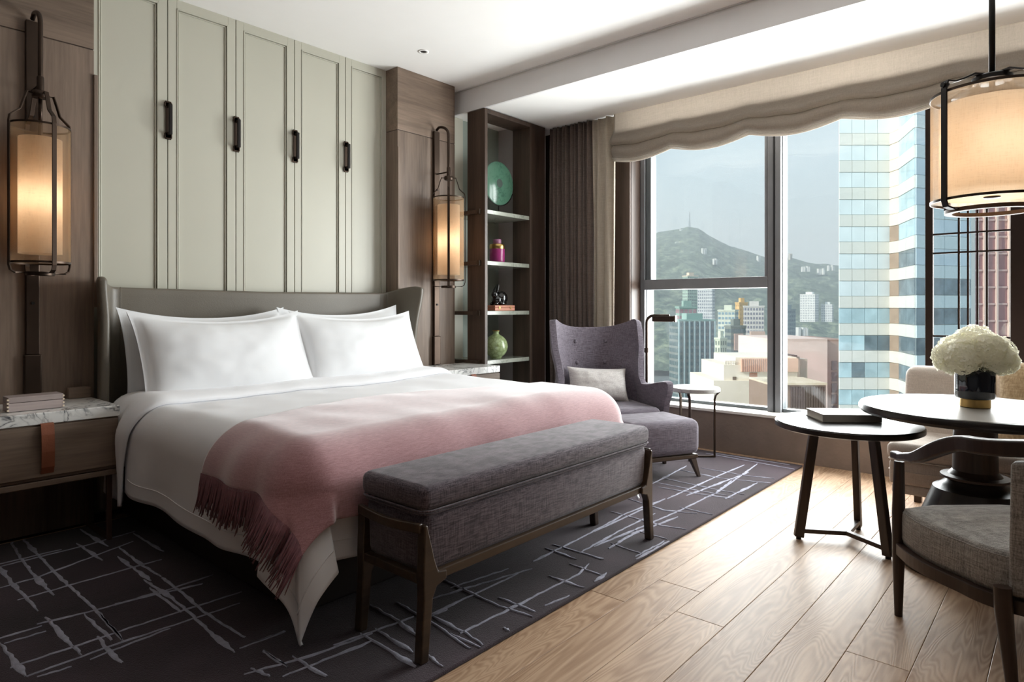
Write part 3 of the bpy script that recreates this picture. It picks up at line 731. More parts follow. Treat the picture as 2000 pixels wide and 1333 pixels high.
for g, w_ in ((Va, .018), (Ha, .0105), (Vb, .018), (Hb, .0125), (Vc, .012), (Hc, .016)):
    for ln in g: stroke(ln, w_)
so = st.build('pile_strokes', strokem, rug, smooth=True); so['kind'] = 'stuff'

# ================================================================== bed
BX0, BX1, BY0, BY1 = 1.28, 3.32, 2.16, 4.12
bed = thing('bed', (2.30, 3.1, .014), 'king bed with a curved taupe leather headboard', 'bed')
MB().rbox(BX0+.04, BX1-.04, BY0+.06, BY1, .03, .31, .012).build('base', plain('bed_base', L(44, 35, 30), .6, bmp=.1), bed)
MB().box(BX0+.12, BX1-.12, BY0+.16, BY1-.05, .014, .06).build('plinth', blackmetal, bed)
MB().rbox(BX0-.03, BX1+.03, BY0-.02, BY1-.02, .31, .635, .07, 4).build('mattress', linen_white, bed, smooth=True)
def hb_fn(u, v):
    s = u*2-1; a = abs(s); xc = 2.29
    z0 = .10; tip = sstep(.86, 1.0, a)
    top = 1.305+.012*a+.05*sstep(.84, .985, a)-.012*sstep(.985, 1, a)
    z_ = z0+(top-z0)*v
    # plan path: flat middle, quarter turn forward into the wing
    flare = (.045*sstep(.75, 1.0, v)+.03*(1-sstep(.0, .55, v))) if s > 0 else .015*sstep(.8, 1, v)
    if a < .84:
        x_ = xc+s/.84*.96; y_ = 4.215-.01*sstep(.5, .84, a)
    else:
        t = (a-.84)/.16; an = t*1.25
        x_ = xc+math.copysign(.96+.125*math.sin(min(an, PI/2))+flare*t*t, s); y_ = 4.205-.27*(1-math.cos(an))/(1-math.cos(1.25))*((.80+.20*sstep(.5, 1, v)) if s > 0 else (.93+.07*v))
    return (x_, y_, z_)
hbo = MB().grid(hb_fn, 96, 24).build('headboard', leatherhb, bed, smooth=True, solid=.045, offset=1, bevel=.016, seg=3)
for s_ in (.08, .92):
    MB().tube([Vector(hb_fn(s_, k/30))+Vector((0, -.048, 0)) for k in range(31)], .0022, 6).build('seam', leatherhb, hbo, smooth=True)
# draped cloth over the mattress
ZT = .695
DX0, DX1, DY0 = 1.35, 3.25, 2.23
def drape(u, v, off=0.0, r=.17, flare=.03, puff=1.0, wob=1.0):
    dx = DX0-u if u < DX0 else (u-DX1 if u > DX1 else 0); sx = -1 if u < DX0 else 1
    dy = max(0, DY0-v)
    x = min(max(u, DX0), DX1); y = max(v, DY0)
    top = ZT+.010+.022*puff*noise.noise(Vector((u*1.3, v*1.3, 2)))+.007*puff*noise.noise(Vector((u*5, v*4, 7)))
    if dx == 0 and dy == 0: return Vector((x, y, top+off))
    rho = math.hypot(dx, dy); phi = math.atan2(dy, dx); R_ = r+off
    arc = r*PI/2
    if rho < arc: out = R_*math.sin(rho/r); drop = R_*(1-math.cos(rho/r)); hang = 0
    else:
        hang = rho-arc; out = R_+flare*hang; drop = R_+hang*.998
    cor = sstep(0, .18, phi)*sstep(PI/2, PI/2-.18, phi)
    out += .19*hang*cor*min(1.35, 1/math.cos(phi-PI/4))
    out += wob*min(hang*.16, .03)*(noise.noise(Vector((u*.8 if dy > dx else 4, v*3.2+u*.8 if dx > dy else u*3.2, 5)))+.35*math.sin((v if dx > dy else u)*13))
    return Vector((x+sx*math.cos(phi)*out+(.05*hang*cor if sx < 0 else 0), y-math.sin(phi)*out-.10*hang*cor, top+off-drop))
OV = .54
dv = thing('duvet', (2.3, 3.0, .60), 'white cotton duvet draped over the bed with its top edge folded back', 'duvet')
def duv(u, v):
    uu = DX0-OV+(DX1-DX0+2*OV)*u; vv = DY0-OV+(3.62+OV-DY0)*v
    return drape(uu, vv)
MB().grid(duv, 170, 130).build('cover', duvetm, dv, smooth=True, solid=.012, offset=-1)
def hemline(d):
    pts = [(DX0-OV+d, 3.55-(3.55-DY0+OV-d)*k/90) for k in range(91)]+[(DX0-OV+d+(DX1-DX0+2*OV-2*d)*k/90, DY0-OV+d) for k in range(1, 91)]
    return [drape(a, b, .001) for a, b in pts]
MB().tube(hemline(.075), .0022, 5).build('hem_seam', duvetm, dv, smooth=True)
def fold(u, v):
    OV2 = .60; uu = DX0-OV2+(DX1-DX0+2*OV2)*u; vv = 3.50+.02*math.sin(uu*4)+(3.93-3.50)*v
    side = max(0, DX0-uu, uu-DX1)
    e = .034*(math.sin(min(1, v*5)*PI/2))**.6*(1-.5*sstep(.6, 1, v))+.010
    p = drape(uu, vv+.10*sstep(.0, .5, side), e, flare=.03, wob=.4); p.x += (.05 if uu < 2.3 else -.05)*sstep(.05, .3, side)*sstep(3.60, 3.70, p.y)-(.012 if uu < 2.3 else -.012)*sstep(.05, .3, side)*sstep(3.66, 3.58, p.y); return p
MB().grid(fold, 150, 26).build('turned_back_edge', duvetm, dv, smooth=True, solid=.014, offset=-1)
# pillows
def pillow_mesh(w_, h_, t_, fl=.028, seed=0, sag=.0):
    b = MB(); nu, nv = 44, 30
    def side(sg):
        def fn(u, v):
            a = -1.0+2*u; c = -1.0+2*v
            ka = a*(1+fl*2/w_); kc = c*(1+fl*2/h_)
            ia, ic = min(1, abs(ka)), min(1, abs(kc))
            th = ((1-ia**2.6)*(1-ic**2.6))**.52*t_/2 if ia < 1 and ic < 1 else 0
            pin_x = 1-.055*(1-abs(c)**2.5); pin_y = 1-.085*(1-abs(a)**2.5)
            wr = noise.noise(Vector((a*2.2+seed, c*2.2, seed)))*.02+noise.noise(Vector((a*6, c*5+seed, seed)))*.008+.010*math.sin((a*c)*9+seed)*abs(a*c)
            z_ = sg*(th*(1+wr*6)+.004)
            return (ka*w_/2*pin_x, kc*h_/2*pin_y-sag*(1-a*a)*max(0, c), z_)
        return fn
    b.grid(side(1), nu, nv); b.grid(side(-1), nu, nv); return b
def pillow(name, w_, h_, t_, loc, tilt, yaw, roll, mat, label, cat='pillow', seed=0, fl=.028, sag=0):
    M = Matrix.Translation(loc) @ Matrix.Rotation(yaw, 4, 'Z') @ Matrix.Rotation(tilt, 4, 'X') @ Matrix.Rotation(roll, 4, 'Z')
    o = pillow_mesh(w_, h_, t_, fl, seed, sag).xform(M).build(name, mat, smooth=True, weld=.0005)
    return tag(o, label, cat, 'white pillows on the bed' if name == 'pillow' else None)
pillow('pillow', .97, .53, .17, (1.80, 4.02, .915), 1.30, 0, 0, linen_white, 'white bed pillow at the back on the left, mostly hidden', seed=1, sag=.045)
pillow('pillow', .97, .53, .17, (2.78, 4.02, .925), 1.30, 0, .02, linen_white, 'white bed pillow at the back on the right, mostly hidden', seed=2, sag=.045)
pillow('pillow', .99, .55, .21, (1.82, 3.83, .905), 1.10, 0, .0, linen_white, 'front white bed pillow on the left nearest the camera', seed=3, sag=.05)
pillow('pillow', .97, .54, .21, (2.79, 3.84, .905), 1.12, 0, -.01, linen_white, 'front white bed pillow on the right beside the far nightstand', seed=5, sag=.045)
MB().rbox(BX0+.02, BX1-.02, 3.86, 4.12, .63, .70, .03, 3).build('sheet_fold', linen_white, bed, smooth=True)
# throw
th = thing('throw_blanket', (2.3, 2.5, .66), 'dusty pink wool throw with a long fringe over the foot of the bed', 'blanket')
TO = .275
def ttop(u): return 2.60+.22*math.exp(-((u-2.15)/.62)**2)+.2*max(0, DX0-.1-u)
def thr(u, v):
    uu = DX0-TO+(DX1-DX0+2*TO)*u; v1 = ttop(uu); v0 = DY0-.37
    vv = v0+(v1-v0)*v
    p = drape(uu, vv, .014+.02*min(1, max(0, DX0-uu, DY0-vv, uu-DX1)/.3)+.004*noise.noise(Vector((uu*3, vv*3, 9))), flare=.05, wob=1.2)
    side = max(0, DX0-uu); foot = max(0, DY0-vv)
    k = min(side, .3)*sstep(2.9, 2.2, vv)
    p.x -= k*.10*(.5+.5*math.sin(vv*21+2)); p.y -= foot*.02*(.6+.5*math.sin(uu*14+1))
    return p
MB().grid(thr, 150, 90).build('cloth', throwm, th, smooth=True, solid=.006, offset=0)
fr = MB(); rf = random.Random(5)
for sgn in (0, 1):
    nn = 230
    for i in range(nn):
        v = (i+.5)/nn
        e0 = Vector(thr(sgn, v)); e1 = Vector(thr(.01 if sgn == 0 else .99, v)); t = (e0-e1).normalized()
        t = (t+Vector((rf.uniform(-.06, .06), rf.uniform(-.12, .12), -.25))).normalized(); ln2 = .145*rf.uniform(.85, 1.12)
        sw = Vector((rf.uniform(-.02, .012), rf.uniform(-.02, .02), 0))
        q0 = e0-t*.01; pts = [q0, q0+t*ln2*.35+sw*.3, q0+t*ln2*.7+sw*.5, q0+t*ln2+sw]
        fr.tube(pts, [.0042, .0038, .0034, .0018], 4)
fo = fr.build('fringe', fringem, th, smooth=True); fo['kind'] = 'stuff'

# ================================================================== bench
bn = thing('bench', (2.20, 1.83, .014), 'long grey upholstered bench with a dark wooden frame at the foot of the bed', 'bench')
bx0, bx1, by0, by1 = 1.43, 2.955, 1.635, 2.0
def taper(p):   # the body narrows towards the floor
    t = (p.z-.29)/.3; cx, cy = 2.1925, 1.82
    k = .965+.035*max(0, min(1, t)); p = p.copy(); p.x = cx+(p.x-cx)*(.985+.015*t); p.y = cy+(p.y-cy)*(k-.02+.02*t); return p
MB().rbox(bx0+.012, bx1-.012, by0+.012, by1-.008, .285, .502, .035, 3, taper).build('body', benchfab, bn, smooth=True)
def crown(p):
    p = p.copy()
    if p.z > .55:
        a = (p.x-2.1925)/.76; c = (p.y-1.82)/.19; p.z += .016*(1-min(1, a*a))*(1-min(1, c*c))
    return p
cu = MB(); NX, NY = 40, 12
top = MB().rbox(bx0+.004, bx1-.004, by0+.004, by1, .508, .595, .030, 4, crown).build('cushion', benchfab, bn, smooth=True)
def ring(z_, ins, rr_=.04):
    pts = []
    for cx_, cy_, a0 in ((bx1-ins-rr_, by1-ins-rr_, 0), (bx0+ins+rr_, by1-ins-rr_, 90), (bx0+ins+rr_, by0+ins+rr_, 180), (bx1-ins-rr_, by0+ins+rr_, 270)):
        for k in range(6):
            an = math.radians(a0+18*k); pts.append((cx_+rr_*math.cos(an), cy_+rr_*math.sin(an), z_))
    return pts+[pts[0]]
MB().tube(ring(.512, .003), .0035, 6).build('piping', benchfab, top, smooth=True)
MB().tube(ring(.500, .010), .0035, 6).build('piping', benchfab, bn, smooth=True)
MB().box(bx0+.05, bx1-.05, by0+.008, by0+.036, .268, .302).build('rail', benchwood, bn, bevel=.004)
MB().box(bx0+.05, bx1-.05, by1-.04, by1-.012, .268, .302).build('rail', benchwood, bn, bevel=.004)
for sx_, ex in ((-1, bx0), (1, bx1)):
    # end frame: curved rim between two posts
    MB().box(ex-sx_*.03 if sx_ > 0 else ex, ex if sx_ > 0 else ex+.03, by0+.03, by1-.03, .268, .30).build('end_rail', benchwood, bn, bevel=.004)
    pts = []
    for k in range(13):
        t = k/12; yy = by0+.012+(by1-by0-.024)*t; pts.append((ex+sx_*(.004+.016*math.sin(PI*t)), yy, .455+.006*abs(2*t-1)))
    MB().bar(pts, .018, .032).build('end_rim', benchwood, bn, bevel=.004)
    for yy, sy in ((by0, -1), (by1, 1)):
        x0 = ex; s = -sx_
        poly = [(x0, .47), (x0+s*.012, .473), (x0+s*.045, .35), (x0+s*.062, .305), (x0+s*.10, .298), (x0+s*.10, .268), (x0+s*.055, .255), (x0+s*.037, .22), (x0+s*.016, .014), (x0-s*.018, .014), (x0-s*.004, .22), (x0-s*.006, .30)]
        y0_, y1_ = (yy-.004, yy+.034) if sy < 0 else (yy-.034, yy+.004)
        n = len(poly); b = MB()
        b.add([(a, y0_ + (0 if sy < 0 else 0), c) for a, c in poly]+[(a, y1_, c) for a, c in poly],
              [tuple(range(n-1, -1, -1)), tuple(range(n, 2*n))]+[(i, (i+1) % n, n+(i+1) % n, n+i) for i in range(n)])
        b.build('leg', benchwood, bn, bevel=.005)

# ================================================================== nightstands
def nightstand(x0, x1, y0, label, inner):
    T = thing('nightstand', ((x0+x1)/2, (y0+YC)/2, .014), label, 'nightstand', 0, 'nightstands beside the bed')
    yb = YC-.012
    MB().rbox(x0, x1, y0, yb, .648, .703, .003, 1).build('marble_top', marblem, T)
    MB().box(x0+.004, x1-.004, y0+.012, yb, .385, .646).build('body', oakwallx, T, bevel=.003)
    dr = MB().box(x0+.008, x1-.008, y0-.004, y0+.012, .402, .640).build('drawer', oakwallx, T, bevel=.002)
    xm = (x0+x1)/2
    pts = [(xm, y0+.002, .652), (xm, y0-.012, .645), (xm, y0-.022, .60), (xm, y0-.026, .52), (xm, y0-.020, .45), (xm, y0-.008, .425), (xm, y0-.005, .418)]
    MB().bar(pts, .052, .005, up=(0, -1, 0)).build('strap_pull', tanleather, dr)
    MB().box(x0+.002, x1-.002, y0+.004, yb, .355, .382).build('base_board', oakwallx, T, bevel=.003)
    lm = plain('nightstand_leg_wood', L(82, 58, 46), .5)
    for x_ in (x0+.03, x1-.03):
        MB().box(x_-.012, x_+.012, y0+.05, y0+.074, .014, .356).build('leg', lm, T, bevel=.003)
        MB().box(x_-.012, x_+.012, yb-.074, yb-.05, .014, .356).build('leg', lm, T, bevel=.003)
        MB().box(x_-.012, x_+.012, y0+.074, yb-.074, .014, .034).build('foot_rail', lm, T, bevel=.003)
    xi = x1 if inner > 0 else x0
    MB().box(xi-inner*.11, xi-inner*.005, yb-.05, yb, .704, .762).build('back_upstand', oakwallx, T, bevel=.003)
    return T
nightstand(.55, 1.168, 3.66, 'oak nightstand with marble top and tan leather pull left of the bed', 1)
nightstand(3.43, 4.085, 3.70, 'oak nightstand with marble top on the far side of the bed', -1)
boxm = wood('lilac_grey_wood', L(150, 136, 134), L(178, 164, 160), 'X', .5, bmp=.05)
T = thing('keepsake_box', (.845, 3.83, .703), 'small lilac grey box with pale corner joints on the left nightstand', 'box', .0)
MB().box(-.11, .11, -.055, .055, .002, .042).build('body', boxm, T, local=True, bevel=.002)
MB().box(-.11, .11, -.055, .055, .044, .070).build('lid', boxm, T, local=True, bevel=.002)
pale = plain('pale_wood_joint', L(224, 206, 182), .5)
for s_ in (-1, 1):
    for k in range(4): MB().box(s_*.1105-.004, s_*.1105+.004, -.0565, -.045, .006+k*.0165, .0135+k*.0165).build('corner_joint', pale, T, local=True)

# ================================================================== wall sconces
inner_m = shade_mat('sconce_linen', L(250, 226, 196), .62, 0, 260)
sheer_m = shade_mat('sconce_sheer', L(186, 156, 124), .55, .55, 300)
bulb = emit('warm_bulb', (1, .86, .68, 1), 10)
sc_group = 'bronze wall sconces beside the bed'
def sconce(x, label, yaw):
    cy = YC-.17; zb, zt2 = 1.425, 2.115
    T = thing('wall_sconce', (x, YC, .72), label, 'wall lamp', 0, sc_group)
    def P(a, r, z_): an = a+yaw; return (x+r*math.cos(an), cy+r*math.sin(an), z_)
    MB().box(x-.03, x+.03, YC-.028, YC, .95, 2.70).build('backplate', bronze, T, bevel=.004)
    MB().box(x-.038, x+.038, YC-.034, YC, .705, .95).build('backplate_foot', bronze, T, bevel=.006)
    for z_ in (1.22, 2.2): MB().cyl((x, YC-.028, z_), (x, YC-.036, z_), .008, n=12).build('screw', blackmetal, T)
    arc = [(x, YC-.02, 2.71)]+[(x, YC-.05-.12*math.sin(k/8*PI/2), 2.64+.09*math.cos(k/8*PI/2)) for k in range(9)]+[(x, cy, 2.4), (x, cy, 2.26)]
    MB().tube(arc, .0115, 10).build('arm', bronze, T, smooth=True)
    MB().cyl((x, YC-.02, 2.335), (x, cy, 2.335), .006, n=8).build('stay', bronze, T, smooth=True)
    MB().lathe([(.016, 0), (.016, .07), (.0125, .075)], (x, cy, 2.30), 16).build('collar', bronze, T, smooth=True, angle=40)
    MB().lathe([(.034, 0), (.037, .004), (.037, .028), (.034, .032)], (x, cy, 2.265), 24).build('hub', bronze, T, smooth=True, angle=40)
    MB().cyl((x, cy, 2.13), (x, cy, 2.265), .009, n=10).build('stem', bronze, T, smooth=True)
    for k in range(4):
        a = k*PI/2
        MB().bar([P(a, .035, 2.282), P(a, .06, 2.285), P(a, .075, 2.24), P(a, .09, 2.19), P(a, .118, 2.165), P(a, .134, 2.15), P(a, .138, 2.12), P(a, .138, 1.41), P(a, .132, 1.385), P(a, .112, 1.372), P(a, .05, 1.372)], .020, .006, up=(math.cos(a+yaw), math.sin(a+yaw), .001)).build('strap', bronze, T, bevel=.001)
    MB().lathe([(.050, -.012), (.062, -.012), (.062, .006), (.050, .006), (.050, -.012)], (x, cy, 1.372), 28).build('bottom_ring', bronze, T, smooth=True, angle=40)
    sh = MB().lathe([(.128, zb), (.128, zt2)], (x, cy, 0), 48); sh.f = sh.f[:-2]
    so_ = sh.build('outer_shade', sheer_m, T, smooth=True)
    for z_ in (zb, zt2): MB().lathe([(.1295, z_-.005), (.1305, z_-.005), (.1305, z_+.005), (.1295, z_+.005), (.1295, z_-.005)], (x, cy, 0), 48).build('rim', bronze, so_, smooth=True, angle=40)
    sh = MB().lathe([(.093, zb+.045), (.093, zt2-.06)], (x, cy, 0), 48); sh.f = sh.f[:-2]
    sh.build('inner_shade', inner_m, T, smooth=True)
    MB().lathe([(.002, -.045), (.018, -.04), (.026, -.015), (.026, .015), (.016, .045), (.012, .07)], (x, cy, 1.76), 16).build('bulb', bulb, T, smooth=True)
    MB().cyl((x, cy, 1.82), (x, cy, 2.13), .010, n=10).build('lamp_holder', bronze, T)
    lo = light('sconce_lamp', 'POINT', (x, cy-.0, 1.74), 2.6, (1, .85, .68), shadow_soft_size=.035); return T
sconce(.907, 'larger looking bronze wall sconce with a lit linen shade above the left nightstand', .197)
sconce(3.75, 'bronze wall sconce with a lit linen shade beside the open shelf', math.radians(46.7))

# ================================================================== open shelf
sx0, sx1, sy0, sy1 = 4.092, 4.742, 3.885, 4.10
sh = thing('open_shelf', ((sx0+sx1)/2, 4.0, 0), 'tall narrow dark wooden open shelf reaching the ceiling', 'shelf')
MB().box(sx0, sx0+.035, sy0, sy1, 0, SZ-.006).build('side', shelfwood, sh, bevel=.002)
MB().box(sx1-.035, sx1, sy0, sy1, 0, SZ-.006).build('side', shelfwood, sh, bevel=.002)
MB().box(sx0+.035, sx1-.035, sy0, sy1, SZ-.045, SZ-.006).build('top', shelfwood, sh, bevel=.002)
SHZ = [2.055, 1.605, 1.165, .73]
for z_ in SHZ:
    MB().box(sx0+.035, sx1-.035, sy0+.008, YB+.03, z_-.036, z_).build('shelf_board', shelfstone, sh, bevel=.003)
    MB().box(sx0-.022, sx0, sy0+.06, YB, z_-.036, z_-.002).build('bracket_arm', shelfwood, sh, bevel=.002)
    MB().box(sx0-.030, sx0, sy0+.042, sy0+.066, z_-.042, z_+.004).build('bracket_tab', benchwood, sh, bevel=.002)
# green disc on a stand
jade = marble('green_stone', L(84, 124, 104), L(60, 96, 80), 9, .5)
cx_, cy_, cz_ = 4.42, 4.02, SHZ[0]
T = thing('disc_ornament', (cx_, cy_, cz_), 'round green stone disc on a thin black stand on the top shelf', 'ornament')
M = Matrix.Translation((cx_, cy_, cz_+.285)) @ Matrix.Rotation(PI/2, 4, 'X')
MB().lathe([(.035, -.011), (.19, -.008), (.20, 0), (.19, .008), (.035, .011), (.035, -.011)], (0, 0, 0), 56).xform(M).build('disc', jade, T, smooth=True, angle=50)
MB().lathe([(.040, -.012), (.040, .012), (.0001, .012)], (0, 0, 0), 32).xform(M).build('centre_plug', plain('dark_jade', L(50, 66, 58), .5), T, smooth=True, angle=50)
sd = MB(); sd.tube([(cx_-.205*math.cos(a), cy_, cz_+.285-.205*math.sin(a)) for a in [PI*(.12+.76*k/20) for k in range(21)]], .005, 8)
sd.cyl((cx_, cy_, cz_+.01), (cx_, cy_, cz_+.085), .006, n=8); sd.box(cx_-.05, cx_+.05, cy_-.03, cy_+.03, cz_+.0005, cz_+.012)
sd.build('stand', blackmetal, T, smooth=True, angle=40)
# magenta jar
cx_, cy_, cz_ = 4.375, 4.0, SHZ[1]
T = thing('jar', (cx_, cy_, cz_), 'magenta lidded jar with a gold band on the second shelf', 'jar')
mag = plain('magenta_lacquer', L(150, 52, 110), .25, vary=.08)
MB().lathe([(.066, .001), (.070, .008), (.070, .10), (.070, .125)], (cx_, cy_, cz_), 36).build('body', mag, T, smooth=True, angle=40)
MB().lathe([(.0705, .125), (.0715, .127), (.0715, .158), (.066, .168), (.036, .172)], (cx_, cy_, cz_), 36).build('gold_shoulder', brass, T, smooth=True, angle=50)
MB().lathe([(.036, .171), (.038, .174), (.038, .208), (.035, .214), (.0001, .215)], (cx_, cy_, cz_), 30).build('lid', plain('mauve_lid', L(150, 100, 130), .4), T, smooth=True, angle=40)
# coral box and rabbit
cx_, cy_, cz_ = 4.39, 4.0, SHZ[2]
T = thing('coral_box', (cx_, cy_, cz_), 'flat coral box with small brass clasps on the third shelf', 'box')
coral = plain('coral_leather', L(186, 122, 96), .5, vary=.06)
MB().box(cx_-.135, cx_+.135, cy_-.085, cy_+.085, cz_+.001, cz_+.030).build('body', coral, T, bevel=.003)
MB().box(cx_-.135, cx_+.135, cy_-.085, cy_+.085, cz_+.032, cz_+.050).build('lid', coral, T, bevel=.003)
for s_ in (-.075, .075): MB().box(cx_+s_-.009, cx_+s_+.009, cy_-.089, cy_-.084, cz_+.018, cz_+.040).build('clasp', brass, T, bevel=.001)
rz_ = cz_+.0505
def blob(b, c, r, n=18, rot=None):
    M = Matrix.Translation(c) @ (rot or Matrix()) @ Matrix.Diagonal((*r, 1))
    t = MB().lathe([(max(1e-5, math.sin(PI*k/n)), -math.cos(PI*k/n)) for k in range(n+1)], (0, 0, 0), 22).xform(M); b.add(t.v, t.f)
rb = MB(); X_, Y_ = cx_-.01, cy_-.01
blob(rb, (X_+.035, Y_, rz_+.066), (.068, .058, .066)); blob(rb, (X_-.02, Y_, rz_+.05), (.05, .05, .05)); blob(rb, (X_-.055, Y_-.005, rz_+.098), (.036, .032, .034), rot=Matrix.Rotation(.5, 4, 'Y'))
blob(rb, (X_-.032, Y_-.018, rz_+.155), (.011, .017, .052), rot=Matrix.Rotation(.35, 4, 'Y')); blob(rb, (X_-.022, Y_+.02, rz_+.15), (.011, .017, .055), rot=Matrix.Rotation(.62, 4, 'Y'))
blob(rb, (X_-.05, Y_-.03, rz_+.015), (.03, .014, .0145)); blob(rb, (X_-.05, Y_+.03, rz_+.015), (.03, .014, .0145)); blob(rb, (X_+.02, Y_-.045, rz_+.018), (.045, .018, .0175)); blob(rb, (X_+.102, Y_, rz_+.05), (.016, .016, .016))
rbo = rb.build('rabbit_figurine', plain('black_glaze', L(18, 17, 18), .12, vary=.1, coat=.5), smooth=True); tag(rbo, 'glossy black rabbit figurine with raised ears on the coral box', 'figurine')
# celadon vase
cx_, cy_, cz_ = 4.36, 4.0, SHZ[3]
T = thing('round_vase', (cx_, cy_, cz_), 'round crackled green ceramic vase with a short neck on the lowest shelf', 'vase')
vm, nt_, b_, ln_ = newmat('crackle_celadon'); b_.inputs['Roughness'].default_value = .22; b_.inputs['Coat Weight'].default_value = .4
vv_ = coords(nt_); vo = node(nt_, 'ShaderNodeTexVoronoi', feature='DISTANCE_TO_EDGE', Scale=26.0); ln_(vv_, vo.inputs['Vector'])
ln_(ramp(nt_, vo.outputs[0], [(.0, L(120, 130, 84)), (.05, L(148, 164, 118)), (.4, L(166, 182, 136))]), b_.inputs['Base Color'])
pr = [(.05, .001)]+[(.108*math.sin(a), .112-.11*math.cos(a)) for a in [PI*(.17+.70*k/20) for k in range(21)]]+[(.028, .222), (.024, .236), (.032, .250), (.034, .254), (.027, .254), (.018, .236)]
MB().lathe(pr, (cx_, cy_, cz_), 44).build('body', vm, T, smooth=True)
MB().lathe([(.033, .250), (.0355, .253), (.033, .257), (.027, .256), (.027, .251), (.033, .250)], (cx_, cy_, cz_), 30).build('gilt_rim', brass, T, smooth=True)

# ================================================================== wing chair
# local frame: the sitter faces -y; x to the sitter's left in the picture's right
cd_ = Vector((-.55, -.835, 0)).normalized(); ce_ = Vector((.835, -.55, 0)).normalized()
crz = math.atan2(ce_.y, ce_.x)
cpos = Vector((4.43, 2.947, 0))            # between the wing tips
ch = thing('wing_chair', (cpos.x, cpos.y, .014), 'grey wing armchair with a tall buttoned back by the window', 'armchair', crz)
def wing(u, v):
    s = u*2-1; a = abs(s); sg = math.copysign(1, s)
    bot = .20
    if a < .58:
        t = a/.58; x = .37*t**.92; y = .155-.165*t**2.3; top = 1.030+.085*t**3-.022*sstep(.93, 1, t)
    else:
        t = (a-.58)/.42; x = .37+.035*sstep(.1, 1, t); y = -.01-.37*t
        top = 1.093-.51*sstep(0, .26, t)+.045*sstep(.3, .95, t)-.014*sstep(.95, 1, t)
    z_ = bot+(top-bot)*v
    # the shell narrows at the waist and flares above it
    k = (z_-.62)/.5
    x *= 1-.10*math.exp(-((z_-.66)/.13)**2)*(1 if a > .3 else .5)+ (.02*max(0, k))
    if a >= .58: x += .035*sstep(.45, .62, z_)*((a-.58)/.42)
    y += .07*max(0, z_-.55)
    if a >= .58: y -= .09*sstep(.3, .64, z_)*((a-.58)/.42)
    return (sg*x, y, z_-.014)
shell = MB().grid(wing, 108, 34).build('shell', chairfab, ch, local=True, smooth=True, solid=.05, offset=0, bevel=.02, seg=3)
def seatfn(p):
    p = p.copy()
    if p.z > .38: p.z += .03*(1-min(1, (p.x/.33)**2))*(1-min(1, ((p.y+.14)/.34)**2))
    return p
MB().rbox(-.335, .335, -.47, .12, .27, .42, .045, 4, seatfn).build('seat_cushion', chairfab, ch, local=True, smooth=True)
MB().rbox(-.33, .33, -.40, .14, .16, .27, .03, 3).build('seat_base', chairfab, ch, local=True, smooth=True)
for sx_ in (-1, 1):
    for yy in (-.36, .16):
        MB().tube([(sx_*.29, yy, .19), (sx_*.31, yy*1.06, 0)], [.024, .014], 12).build('leg', darkwood, ch, local=True, smooth=True, angle=40)
for bx_, bz_ in ((-.135, .90), (.135, .90), (-.125, .725), (.125, .725)):
    yb_ = .155-.165*(abs(bx_)/.37)**2.5+.07*max(0, bz_-.55)-.028
    t = MB().lathe([(.0001, .007), (.010, .006), (.016, .001), (.017, -.004)], (0, 0, 0), 16).xform(Matrix.Translation((bx_, yb_, bz_)) @ Matrix.Rotation(PI/2, 4, 'X'))
    t.build('button', chairfab, ch, local=True, smooth=True)
cc = cpos+cd_*.03+ce_*(-.005)
pillow('lumbar_cushion', .50, .27, .13, (cc.x, cc.y, .575), 1.22, crz, -.06, cushfab, 'pale grey linen lumbar cushion leaning on the wing chair back', 'cushion', seed=8, fl=.004)
# ottoman
od = Vector((-.447, -.894, 0)); oe = Vector((.894, -.447, 0)); orz = math.atan2(oe.y, oe.x)
oc = Vector((4.118, 2.30, 0))
ot = thing('ottoman', (oc.x, oc.y, .014), 'grey upholstered ottoman with tapered legs in front of the wing chair', 'ottoman', orz)
def otf(p):
    p = p.copy(); a, c = p.x/.29, p.y/.215
    if p.z > .34: p.z += .022*(1-min(1, a*a))*(1-min(1, c*c))
    k = 1-.04*sstep(.2, .1, p.z); p.x *= k; p.y *= k; return p
MB().rbox(-.29, .29, -.215, .215, .155, .40, .055, 5, otf).build('upholstery', chairfab, ot, local=True, smooth=True)
MB().rbox(-.272, .272, -.20, .20, .128, .158, .006, 2).build('base_rail', benchwood, ot, local=True)
for sx_ in (-1, 1):
    for sy_ in (-1, 1):
        q = MB(); q.hexa([(sx_*.275-.012, sy_*.20-.012, 0), (sx_*.275+.012, sy_*.20-.012, 0), (sx_*.275+.012, sy_*.20+.012, 0), (sx_*.275-.012, sy_*.20+.012, 0)],
               [(sx_*.235-.024, sy_*.175-.02, .132), (sx_*.235+.024, sy_*.175-.02, .132), (sx_*.235+.024, sy_*.175+.02, .132), (sx_*.235-.024, sy_*.175+.02, .132)])
        q.build('leg', darkwood, ot, local=True, bevel=.004)
# floor lamp
lx, ly = 5.06, 2.85
fl_ = thing('floor_lamp', (lx, ly, 0), 'bronze reading floor lamp with a short boxed head behind the wing chair', 'floor lamp')
MB().lathe([(.11, .0005), (.11, .012), (.10, .018), (.014, .022)], (lx, ly, 0), 40).build('base', bronze, fl_, smooth=True, angle=40)
rd = Vector((AX[0], -AX[1], 0))
hdir = (rd*.93+Vector((-.37, -.1, 0))).normalized()
pth = [Vector((lx, ly, .02)), Vector((lx, ly, 1.06))]+[Vector((lx, ly, 1.06))+hdir*.065*(1-math.cos(k/6*PI/2))+Vector((0, 0, .065*math.sin(k/6*PI/2))) for k in range(1, 7)]+[Vector((lx, ly, 1.125))+hdir*.20]
MB().tube(pth, .0125, 10).build('pole', bronze, fl_, smooth=True)
MB().cyl((lx, ly, .80), (lx, ly, .84), .018, n=14).build('clamp', bronze, fl_, smooth=True, angle=40)
